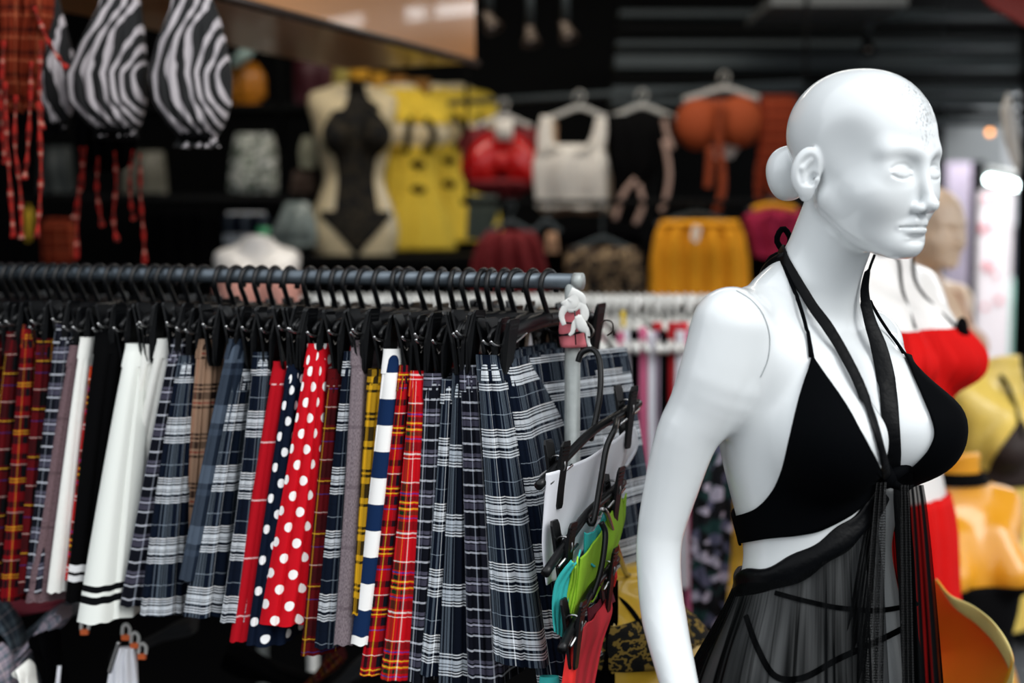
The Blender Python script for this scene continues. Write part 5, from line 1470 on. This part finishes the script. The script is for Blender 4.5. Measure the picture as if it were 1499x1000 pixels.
for pts in ([(972, 175), (976, 195), (985, 218)], [(972, 205), (980, 255), (972, 300), (966, 308)], [(930, 262), (912, 285), (900, 322)], [(935, 270), (941, 300), (930, 328)]):
    obj('strap', strand([(x, y, HY-.12) for x, y in pts], .009, k=10), mat('pale_pink_strap', 'a88c80', rough=.7), t)
wire_hanger('clear plastic hanger holding the rust lace top', 1060, 142, 120, HY, M_clear)
t, b = gthing('lace_top', 'rust brown lace top with round cups and ties hung high on the wall', 'top', M_rust, 'back_panel', [(146, 1006, 1104), (160, 998, 1108), (185, 996, 1110), (200, 1004, 1106), (210, 1020, 1096)], HY-.03, nf=4, amp=.012, thick=.04, n=60, seed=1)
for cx_, cy_ in ((1022, 182), (1082, 178)):
    q = MB().ball(P(cx_, cy_, HY-.06), (.080, .055, .088), 28, 18); obj('cup', q, M_rust, t)
obj('white_lining', cloth([(200, 1030, 1088), (214, 1032, 1084), (232, 1046, 1072)], HY, amp=.004, thick=.03), M_wht2, t)
for pts in ([(1055, 150), (1052, 200), (1058, 270), (1048, 312)], [(1040, 215), (1038, 255), (1036, 275)]):
    obj('tie_string', strand([(x, y, HY-.12) for x, y in pts], .014, k=12), M_rust, t)
t, b = gthing('plaid_top', 'rust plaid top with long ties beside the bun of the white mannequin', 'top', M_rustpl, 'cloth_body', [(140, 1112, 1165), (180, 1112, 1170), (240, 1108, 1168), (275, 1116, 1160)], HY-.05, nf=4, amp=.01, thick=.04, seed=7)
for pts in ([(1112, 240), (1110, 270), (1112, 305)], [(1128, 262), (1130, 290), (1126, 315)], [(1138, 240), (1142, 290), (1138, 310)]):
    obj('tie_string', strand([(x, y, HY-.1) for x, y in pts], .012, k=12), M_rustpl, t)
wire_hanger('grey hanger holding the orange yellow shorts', 1020, 325, 120, HY-.2, M_beam, hk=26)
t, b = gthing('shorts', 'bright orange yellow shorts hung on the back wall over the white rack', 'shorts', M_org, 'cloth_body', [(325, 966, 1082), (345, 958, 1090), (380, 952, 1096), (436, 948, 1098)], HY-.25, nf=5, amp=.016, thick=.05, n=80, seed=3)
obj('waistband', cloth([(322, 968, 1080), (338, 962, 1086)], HY-.25, nf=9, amp=.004, thick=.055, n=70), M_org, t)
obj('drawstring', strand([(1018, 330, HY-.33), (1014, 348, HY-.335), (1020, 352, HY-.335), (1024, 332, HY-.33)], .006), M_wht2, t)
t, b = gthing('magenta_top', 'magenta top with an orange neckline hung right of the orange yellow shorts', 'top', M_mag, 'cloth_body', [(306, 1100, 1170), (318, 1088, 1180), (350, 1096, 1176), (376, 1102, 1172)], HY-.2, nf=3, amp=.012, thick=.05, seed=3)
obj('neckline', strand([(1102, 306, HY-.27), (1130, 300, HY-.27), (1165, 306, HY-.27)], .010), M_org, t)
garment('garment', 'dark garment hanging beneath the magenta top', 'garment', M_blk, [(372, 1100, 1150), (430, 1098, 1150)], HY-.1, nf=3, amp=.01)
garment('garment', 'dark red draped garment above the right part of the front rail', 'garment', M_dred, [(338, 715, 780), (352, 700, 790), (385, 690, 800), (425, 688, 806)], HY-.3, nf=4, amp=.022, thick=.05, n=70, seed=8)
garment('garment', 'dark garment with a beige brown pattern right of the dark red one', 'garment', M_beigepat, [(362, 830, 935), (385, 826, 940), (430, 828, 944)], HY-.3, nf=4, amp=.015, thick=.05, n=60, seed=9)
garment('garment', 'black garment between the patterned one and the orange yellow shorts', 'garment', M_blk, [(335, 800, 945), (350, 795, 948), (400, 800, 948)], HY-.1, nf=4, amp=.015, thick=.05, seed=10)
garment('garment', 'pale beige scrap hanging right of the dark red garment', 'garment', M_nude, [(340, 800, 815), (370, 798, 818)], HY-.32, nf=2, amp=.01, seed=10)
garment('garment', 'greenish grey garment hanging below the red satin bra', 'garment', mat('grey_green_cloth', '46504a', rough=.8, noise=.3), [(286, 686, 728), (310, 684, 730), (350, 682, 716)], HY-.1, nf=3, amp=.02, seed=12)
for cx_, y_, w_, Y_, lab in ((1132, 306, 76, 4.74, 'grey hanger holding the magenta top'), (747, 338, 70, 4.66, 'grey hanger holding the dark red draped garment'), (882, 362, 90, 4.66, 'grey hanger holding the beige brown patterned garment'), (800, 336, 40, 4.70, 'grey hanger left of the black garment below the white crop top')):
    wire_hanger(lab, cx_, y_, w_, Y_, M_beam, hk=max(14, y_-300))
# ---------------------------------------------------------------- second rack with white hangers
Y2 = 3.35
w0 = P(440, 441, Y2); w1 = P(1250, 441, Y2)
rk = thing('clothes_rack', 'white second clothes rack behind, crowded with white hangers', 'clothes rack', ((w0.x+w1.x)/2, Y2, 0))
obj('rail', MB().tube([w0, w1], .013, 12), M_wplast, rk)
for x in (w0.x+.02, w1.x-.02):
    obj('post', MB().tube([(x, Y2, 0), (x, Y2, w0.z)], .013, 12), M_wplast, rk)
    obj('foot', MB().tube([(x, Y2-.25, .015), (x, Y2+.25, .015)], .015, 12), M_wplast, rk)
t0 = thing('plastic_hanger', 'white plastic hanger on the second rack, one of a dense row', 'hanger', (0, 0, 0), 'white hangers on the second rack')
hk_ = [(.020*math.cos(R(a)), 0, -.008+.020*math.sin(R(a))) for a in range(-20, 201, 20)]
hk_ = [(x, y, z) for x, y, z in hk_][::-1]; hk_.reverse(); hk_ = hk_[::-1]
obj('hook', MB().tube(hk_[::-1]+[(-.018, 0, -.02), (0, 0, -.034), (0, 0, -.05)], .0045, 8), M_wplast, t0)
obj('shoulder_bar', MB().tube(bez([(-.19, 0, -.105), (-.10, 0, -.068), (0, 0, -.048), (.10, 0, -.068), (.19, 0, -.105)], 20), .007, 8, flat=1.3), M_wplast, t0)
rnd = random.Random(5)
hx = [450+i*11.5 for i in range(54)]
for i, px in enumerate(hx):
    p_ = P(px, 441, Y2); o_ = t0 if i == 0 else dup(t0)
    o_.location = (p_.x, Y2, w0.z+.003); o_.rotation_euler = (rnd.uniform(-.05, .05), 0, math.pi/2+rnd.uniform(-.35, .35))
cols = [('e', M_whtj, 'white'), ('k', M_blk, 'black'), ('p', M_pinkc, 'pink'), ('l', M_lav, 'lavender'), ('w', M_whtj, 'white'), ('b', M_black2, 'black satin'), ('r', M_redc, 'red')]
seq = [(893, 905, 1, 'black garment just right of the post on the second rack', 560), (903, 914, 2, 'mauve pink garment, first pink one on the second rack', 650), (912, 924, 0, 'white garment left of the black one on the second rack', 690), (922, 935, 1, 'black garment left of the bright pink one on the second rack', 900), (932, 949, 2, 'bright pink garment on the second rack', 930), (946, 958, 4, 'white garment right of the bright pink one', 900), (955, 972, 3, 'lavender garment on the second rack', 900), (962, 977, 5, 'black satin garment right of the lavender one', 780), (974, 990, 6, 'red garment on the second rack beside the white mannequin arm', 860), (988, 1002, 4, 'white garment half behind the arm of the white mannequin', 860), (1000, 1014, 2, 'pink garment seen through the gap under the arm', 930)]
for i, (a, b, c, lab, yb) in enumerate(seq):
    garment('garment', lab, 'garment', cols[c][1], [(478+(i*7) % 9, a+3, b-3), (492, a, b), (600, a-1, b+1), (yb, a+4, b+7)], Y2-.14-.01*(i % 2), nf=2, amp=.006, thick=.016, n=30, seed=i)
    garment('garment_shoulder', 'collar', 'garment', cols[c][1], [(470, a, b), (486, a, b)], Y2, nf=1, amp=.002, thick=.008, n=12) if False else None
for i in range(22):
    px = 448+i*20; c = [M_whtj, M_pinkc, M_redc, M_lav, M_blk, M_org, M_whtj, mat('green_cloth', '2c8c4c', rough=.8)][(i*5) % 8]
    garment('garment', 'garment on the second rack seen in the gap between the black hanger hooks', 'garment', c, [(452, px+2, px+14), (470, px, px+18), (640, px, px+20)], Y2+.02, group='garments seen between the hooks', nf=2, amp=.006, thick=.02, n=24, seed=i)
for (px, c_) in ((912, M_yel), (962, M_redc), (985, M_redc), (1000, M_coral)):
    garment('size_tag', ['yellow size tag on the second rack', 'red size tag over the lavender garment', 'red size tag over the red garment', 'coral size tag nearest the white mannequin arm'][[912, 962, 985, 1000].index(px)], 'tag', c_, [(455, px-4, px+3), (478, px-3, px+4)] if px == 912 else [(472, px-8, px+8), (484, px-7, px+7)], Y2-.2, nf=1, amp=.001, thick=.006, n=12)
# things in the gap between arm and waist
garment('garment', 'dark floral garment with green and white blotches in the gap beside the waist', 'garment', M_floral, [(640, 1020, 1075), (700, 1012, 1075), (800, 1010, 1070), (900, 1012, 1062), (960, 1016, 1050)], 2.95, nf=3, amp=.012, thick=.03, seed=2)
# ---------------------------------------------------------------- cascade of hangers right of the post
def tilted_hanger(label, near, far, hook_pts, clips, metal=M_blackplastic):
    """near/far: (px,py,Y) bar ends; hook_pts list of (px,py,Y); clips: fractions along the bar"""
    a = P(*near); b = P(*far); c = (a+b)/2
    t = thing('clip_hanger', label, 'hanger', P(*hook_pts[-1]), None)
    ax = (b-a).normalized()
    obj('bar', MB().tube(bez([a, lerp(a, b, .25)+Vector((0, 0, .008)), c+Vector((0, 0, .014)), lerp(a, b, .75)+Vector((0, 0, .008)), b], 20), .0062, 10), M_blackplastic, t)
    hp = [c+Vector((0, 0, .014))]+[P(*h) for h in hook_pts]
    obj('hook', MB().tube(bez(hp, 30), .0042 if metal is M_blackplastic else .0028, 10), metal, t)
    for k, f in enumerate(clips):
        p = lerp(a, b, f)
        q = MB(); wx = ax.copy(); wx.z = 0; wx.normalize(); sd = Vector((-wx.y, wx.x, 0))
        for sy in (-1, 1):
            prof = [(-.011, .034), (-.008, .040), (.008, .040), (.011, .034), (.0105, .0), (.0075, -.045), (.005, -.050), (-.005, -.050), (-.0075, -.045), (-.0105, 0)]
            n = len(prof); V = []
            for s_ in (0, 1):
                for px, pz in prof:
                    yy = .0045+max(0, pz/.04)*.008-max(0, -pz/.05)*.003
                    V.append(p+wx*px+sd*(sy*(yy+s_*.003))+Vector((0, 0, pz)))
            q.add(V, [tuple(range(n)), tuple(range(2*n-1, n-1, -1))]+[(j, j+n, (j+1) % n+n, (j+1) % n) for j in range(n)])
            for r_ in range(6):
                z = .032-r_*.005; o = p+sd*(sy*(.0045+z/.04*.008+.0035))+Vector((0, 0, z))
                q.tube([o-wx*.008, o+wx*.008], .0012, 5)
        cl = obj('clip', q, M_blackplastic, t, smooth=False)
        s = MB(); s.tube([p+sd*(.012*math.sin(R(g)))+Vector((0, 0, .008+.012*math.cos(R(g)))) for g in range(-150, 151, 20)], .0017, 8)
        obj('spring', s, M_chrome, cl)
        rod = MB().tube([p-ax*.03+Vector((0, 0, -.004))-sd*.006, p+ax*.03+Vector((0, 0, -.004))-sd*.006], .0022, 8)
        obj('metal_rod', rod, M_chrome, t)
    return t
tilted_hanger('black clip hanger holding the white garment, top of the cascade beside the post', (788, 712, 1.80), (935, 590, 2.04), [(866, 640, 1.93), (878, 580, 1.95), (878, 530, 1.97), (868, 512, 1.985), (852, 516, 1.99), (846, 530, 1.99)], [.17, .86])
tilted_hanger('black clip hanger holding the aqua and lime garments, middle of the cascade', (798, 840, 1.76), (912, 706, 1.98), [(868, 765, 1.86), (880, 700, 1.88), (888, 655, 1.90), (900, 628, 1.92), (903, 614, 1.96)], [.22, .85])
tilted_hanger('black clip hanger holding the coral and red garments, lowest of the cascade', (822, 952, 1.74), (902, 818, 1.95), [(866, 874, 1.84), (878, 840, 1.85), (884, 808, 1.86), (886, 780, 1.87), (880, 765, 1.87)], [.20, .8])
# white garment
t = thing('white_garment', 'white jersey garment clipped to the top cascade hanger', 'garment', P(820, 850, 1.85))
def sheet(rows, n=20, fold=.004, nf=3, seed=0):
    """rows: list of ((xl,yl,Yl),(xr,yr,Yr))"""
    rnd = random.Random(seed); f = rnd.random()*6; out = []
    NR = 22; k = len(rows)
    Ls = bez([P(*r_[0]) for r_ in rows], NR); Rs = bez([P(*r_[1]) for r_ in rows], NR)
    for j in range(NR):
        r_ = []
        for i in range(n):
            t = i/(n-1); p = lerp(Ls[j], Rs[j], t)
            r_.append(p+Vector((0, -1, 0))*fold*math.sin(t*nf*6.28+f+j*.12)+Vector((0, 0, -1))*(.010*math.sin(math.pi*t)*(1-j/(NR-1))))
        out.append(r_)
    return MB().grid(out, uv=[[(i*.01, j*.02) for i in range(n)] for j in range(NR)])
obj('front_panel', sheet([((800, 694, 1.80), (926, 622, 2.02)), ((797, 740, 1.81), (908, 690, 2.0)), ((794, 800, 1.82), (868, 775, 1.93)), ((800, 856, 1.83), (838, 835, 1.88))], fold=.003), M_whtj, t, solid=.002)
obj('hip_panel', sheet([((884, 640, 1.99), (930, 624, 2.03)), ((886, 670, 1.99), (934, 652, 2.04)), ((890, 692, 2.0), (918, 682, 2.04))], fold=.006, nf=2), M_whtj, t, solid=.002)
t = thing('swim_shorts', 'aqua garment hanging inside the lime one, middle of the cascade', 'garment', P(822, 935, 1.79))
obj('side_panel', sheet([((836, 820, 1.775), (850, 805, 1.80)), ((814, 850, 1.78), (836, 850, 1.81)), ((808, 890, 1.79), (830, 900, 1.81)), ((812, 925, 1.79), (826, 935, 1.81))], fold=.002), M_aqua, t, solid=.002)
obj('inner_panel', sheet([((856, 780, 1.82), (884, 752, 1.92)), ((856, 815, 1.84), (892, 795, 1.93)), ((870, 830, 1.86), (884, 826, 1.93))], fold=.003), M_aqua, t, solid=.002)
t = thing('swim_shorts', 'lime green garment clipped over the aqua one, middle of the cascade', 'garment', P(860, 905, 1.85))
obj('side_panel', sheet([((838, 822, 1.785), (846, 815, 1.79)), ((834, 850, 1.80), (846, 850, 1.82)), ((826, 885, 1.81), (842, 885, 1.82)), ((822, 930, 1.815), (832, 930, 1.82))], fold=.002), M_lime, t, solid=.002)
obj('front_panel', sheet([((850, 818, 1.80), (908, 720, 1.98)), ((846, 850, 1.81), (912, 770, 1.97)), ((842, 880, 1.82), (888, 840, 1.92)), ((838, 905, 1.83), (868, 880, 1.88))], fold=.004), M_lime, t, solid=.002)
obj('back_panel', sheet([((902, 724, 1.99), (917, 722, 2.0)), ((900, 760, 1.99), (915, 758, 2.0)), ((896, 800, 1.99), (906, 790, 2.0))], fold=.001), M_lime, t, solid=.002)
t = thing('swim_shorts', 'coral red garment on the lowest cascade hanger', 'garment', P(860, 1010, 1.85))
obj('front_panel', sheet([((846, 920, 1.775), (890, 870, 1.93)), ((842, 950, 1.79), (896, 895, 1.92)), ((838, 980, 1.80), (882, 940, 1.90)), ((836, 1030, 1.81), (868, 1010, 1.88))], fold=.004), M_coral, t, solid=.002)
obj('inner_panel', sheet([((860, 890, 1.84), (892, 850, 1.95)), ((862, 915, 1.85), (900, 880, 1.95))], fold=.002), M_wine, t, solid=.002)
t = garment('red_cloth', 'bright neon red cloth left of the coral one at the bottom of the cascade', 'garment', M_redneon, [(932, 838, 846), (960, 828, 846), (1000, 822, 842), (1040, 824, 838)], 1.79, nf=1, amp=.002, thick=.012, n=24)
garment('red_cloth', 'small neon red tab beside the silver hook', 'garment', M_redneon, [(826, 896, 902), (845, 888, 904), (858, 892, 900)], 1.95, nf=1, amp=.002, thick=.008, n=16)
garment('aqua_cloth', 'small aqua hem peeking out under the plaid skirts at the bottom', 'garment', M_aqua, [(990, 790, 818), (1010, 788, 822), (1050, 790, 822)], 1.86, nf=1, amp=.002, thick=.01, n=24)
garment('black_skirt', 'black garment hanging behind the coral one at the foot of the cascade', 'garment', M_blk, [(850, 880, 905), (900, 868, 905), (1040, 860, 898)], 2.02, nf=2, amp=.006, thick=.02, n=30)
# plaid skirt further back, between the cascade and the arm
garment('skirt', 'dark plaid skirt between the cascade and the arm of the white mannequin', 'skirt', M_navy2, [(560, 905, 925), (600, 905, 932), (700, 900, 944), (820, 896, 952)], 2.45, nf=3, amp=.010, thick=.03, n=60, seed=4)
garment('skirt', 'thin white skirt edge hanging beside the dark plaid one', 'skirt', M_whtj, [(780, 914, 918), (830, 914, 921)], 2.3, nf=1, amp=.001, thick=.006, n=12)
# yellow torso form hanging on a silver hook
f8 = form('torso_form', 'yellow torso form with a black floral bikini hanging on a silver hook', 'mannequin', M_yellowp, 944, 836, 2.14, yaw=70, scale=.86, zneck=1.53, cut=.80, res=.009, ntilt=(0, 0, 1), stand=False)
wrap(f8, 'floral_bikini', M_leop, -2.2, 1.0, lambda p: 1.475, 1.395, off=.006, fold=.002, nfold=10, nc=70, nr=14, label='black floral bikini top')
fstrap(f8, 'neck_string', M_black2, [(-1.2, 1.40), (-1.3, 1.46), (-1.6, 1.50), (-2.6, 1.51)], .0035)
fstrap(f8, 'side_string', M_black2, [(-1.0, 1.40), (-1.5, 1.25), (-2.0, 1.10)], .0035)
obj('hook', MB().tube(bez([P(876, 752, 1.90), P(880, 746, 1.89), P(888, 752, 1.90), P(900, 790, 1.96), P(912, 828, 2.06), P(918, 842, 2.10), P(926, 841, 2.11)], 26), .0038, 10), M_chrome, f8['t'], label='silver wire hook')
obj('neck_cap', MB().lathe(P(930, 838, 2.14), [(0, .010), (.035, .008), (.040, .0), (.040, -.01), (0, -.01)], 24), M_yellowp, f8['t'])
# ---------------------------------------------------------------- lower left: clothes under the front rack
def heap(lab, m, pts, w, Y, r=.03, name='garment', cat='garment', **k):
    """a draped length of cloth along a slanting line"""
    pp = bez([P(x, y, Y+dy) for x, y, dy in pts], 20); rows = []
    for i, p in enumerate(pp):
        t = (pp[min(i+1, 19)]-pp[max(i-1, 0)]).normalized(); s_ = t.cross(Vector((0, 1, 0))).normalized(); n_ = s_.cross(t)
        ww = w/F*Y*(.75+.25*math.sin(i*.4))
        rows.append([p+s_*math.cos(g)*ww+n_*math.sin(g)*r*(1+.25*math.sin(g*5+i*.3)) for g in [2*math.pi*q/30 for q in range(30)]])
    q = MB().grid(rows, close=True, uv=[[(g*.012, i*.02) for g in range(30)] for i in range(20)])
    q.add(rows[0], [tuple(range(30))]); q.add(rows[-1], [tuple(range(30))])
    return tag(obj(name, q, m, loc=pp[-1]), lab, cat)
M_gpl = plaid('grey_blue_plaid', '3c4650', .06, .06, [(.1, .3, '6c7880'), (.6, .1, '8a8c90')], [(.1, .3, '58646c'), (.6, .06, 'b0a0a4')])
M_ppl = plaid('pale_pink_grey_plaid', '8c8490', .06, .06, [(.1, .3, '54606c'), (.6, .1, 'c8b8bc')], [(.1, .3, '58646c'), (.6, .06, 'c8b0b4')])
YL = 2.35
heap('grey blue plaid cloth at the lower left corner, topmost', M_gpl, [(-20, 880, 0), (20, 925, 0), (40, 1010, 0)], 20, YL)
heap('pale pink and grey plaid cloth slanting across the lower left corner', M_ppl, [(95, 895, -.1), (60, 930, -.1), (10, 985, -.1)], 14, YL)
heap('charcoal plaid cloth leaning from the lower left toward the white skirt', M_gpl, [(110, 890, .05), (70, 905, .05), (35, 940, .05)], 12, YL)
heap('pale plaid cloth in the very corner at the lower left', M_ppl, [(-10, 950, -.15), (10, 985, -.15), (20, 1030, -.15)], 16, YL)
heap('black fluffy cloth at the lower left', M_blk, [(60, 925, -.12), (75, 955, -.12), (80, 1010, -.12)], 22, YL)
heap('small cream cloth under the black fluffy one at the lower left', M_wht, [(30, 975, -.2), (40, 990, -.2), (44, 1020, -.2)], 10, YL)
heap('dark wine cloth beneath the thin white skirt at left', M_wine, [(10, 885, .1), (50, 890, .1), (100, 880, .1)], 12, YL)
heap('charcoal cloth lying slantwise under the navy plaid skirts', mat('charcoal_cloth', '1c1d20', rough=.9), [(285, 915, .1), (240, 930, .1), (170, 965, .1)], 14, YL)
heap('dark tartan cloth slanting under the slim navy plaid skirt', M_dtartan, [(500, 955, .1), (470, 985, .1), (430, 1030, .1)], 14, YL)
heap('charcoal cloth slanting beneath the striped skirt', mat('charcoal_cloth', '1c1d20', rough=.9), [(550, 965, .1), (510, 990, .1), (470, 1030, .1)], 16, YL)
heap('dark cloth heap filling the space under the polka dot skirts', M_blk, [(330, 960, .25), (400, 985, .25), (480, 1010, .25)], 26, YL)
t, b = gthing('white_garment', 'white garment hanging low at left under the banded white skirt', 'garment', M_whtj, 'cloth_body', [(948, 172, 196), (965, 164, 200), (1040, 150, 204)], 2.2, nf=3, amp=.006, thick=.02, n=40, seed=3)
obj('zip', strand([(174, 940, 2.16), (166, 965, 2.16), (160, 985, 2.16)], .0035), M_chrome, t)
garment('white_strip', 'narrow white strip of cloth left of the low white garment', 'garment', M_whtj, [(975, 84, 90), (1040, 76, 84)], 2.2, nf=1, amp=.001, thick=.006, n=12)
for i, (x, y) in enumerate(((124, 922), (184, 930), (197, 942), (208, 958))):
    t = thing('size_clip', 'clear hanger top with an orange size marker low at left, under the skirts', 'hanger', P(x, y+8, 2.2), 'orange size markers')
    obj('clear_loop', MB().tube(bez([P(x-5, y, 2.2), P(x-4, y-12, 2.2), P(x+1, y-16, 2.2), P(x+6, y-10, 2.2), P(x+5, y, 2.2)], 14), .003, 8), M_clear, t)
    obj('marker', MB().box(P(x, y+3, 2.2), (.013, .008, .009)), M_clip, t, smooth=False, bevel=.001)
# low inner rail carrying these
q = MB().tube([P(-80, 880, 2.62), P(560, 900, 2.45)], .010, 12)
tag(obj('low_rail', q, M_galv, loc=P(240, 890, 2.53)), 'low steel rail behind the skirts at lower left', 'rail')
# ---------------------------------------------------------------- light
w = bpy.data.worlds.new('overcast_sky'); SC.world = w; w.use_nodes = True
nt = w.node_tree; bg = nt.nodes['Background']
tc = nt.nodes.new('ShaderNodeTexCoord'); sp = nt.nodes.new('ShaderNodeSeparateXYZ'); nt.links.new(tc.outputs['Generated'], sp.inputs[0])
rp = nt.nodes.new('ShaderNodeValToRGB'); nt.links.new(math_node(nt, 'MULTIPLY_ADD', sp.outputs[2], .5, .5), rp.inputs[0])
rp.color_ramp.elements[0].color = (.06, .062, .065, 1); rp.color_ramp.elements[0].position = .46
rp.color_ramp.elements[1].color = (.92, .96, 1, 1); rp.color_ramp.elements[1].position = .62
nt.links.new(rp.outputs[0], bg.inputs[0]); bg.inputs[1].default_value = WSTR
def area(name, loc, to, e, sx, sy, col=(1, 1, 1)):
    l = bpy.data.lights.new(name, 'AREA'); l.energy = e; l.shape = 'RECTANGLE'; l.size = sx; l.size_y = sy; l.color = col
    o = bpy.data.objects.new(name, l); COL.objects.link(o); o.location = loc
    o.rotation_euler = (Vector(to)-Vector(loc)).to_track_quat('-Z', 'Y').to_euler(); return o
sun = bpy.data.lights.new('sun', 'SUN'); sun.energy = SUNE; sun.angle = R(35); sun.color = (1, .99, .97)
so = bpy.data.objects.new('sun', sun); COL.objects.link(so); so.rotation_euler = Vector((-.62, .62, -.70)).to_track_quat('-Z', 'Y').to_euler()
area('shop_fill', (.2, 4.2, 2.85), (.2, 4.6, 1.2), 14, 2.4, .3, (1, .93, .82))  # fill light added to brighten the shop background, no fixture belongs to it
area('alley_fill', (2.9, 7.0, 2.85), (2.9, 7.5, 0), 110, 1.6, 3, (.95, .98, 1))  # unseen area light added below the ceiling to brighten the alley
# ---------------------------------------------------------------- camera, view
cam = bpy.data.cameras.new('camera'); co = bpy.data.objects.new('camera', cam); COL.objects.link(co)
co.location = (0, 0, CAMZ); co.rotation_euler = (math.pi/2-PITCH, 0, 0)
cam.sensor_width = 36; cam.lens = F*36/1499
cam.dof.use_dof = DOF; cam.dof.focus_distance = 1.86; cam.dof.aperture_fstop = 2.0
cam.clip_start = 0.05
SC.camera = co
vs = SC.view_settings
SC.display_settings.display_device = 'sRGB'
vs.view_transform = 'Standard'; vs.look = 'None'; vs.gamma = 1; vs.use_curve_mapping = False
vs.exposure = EXPO
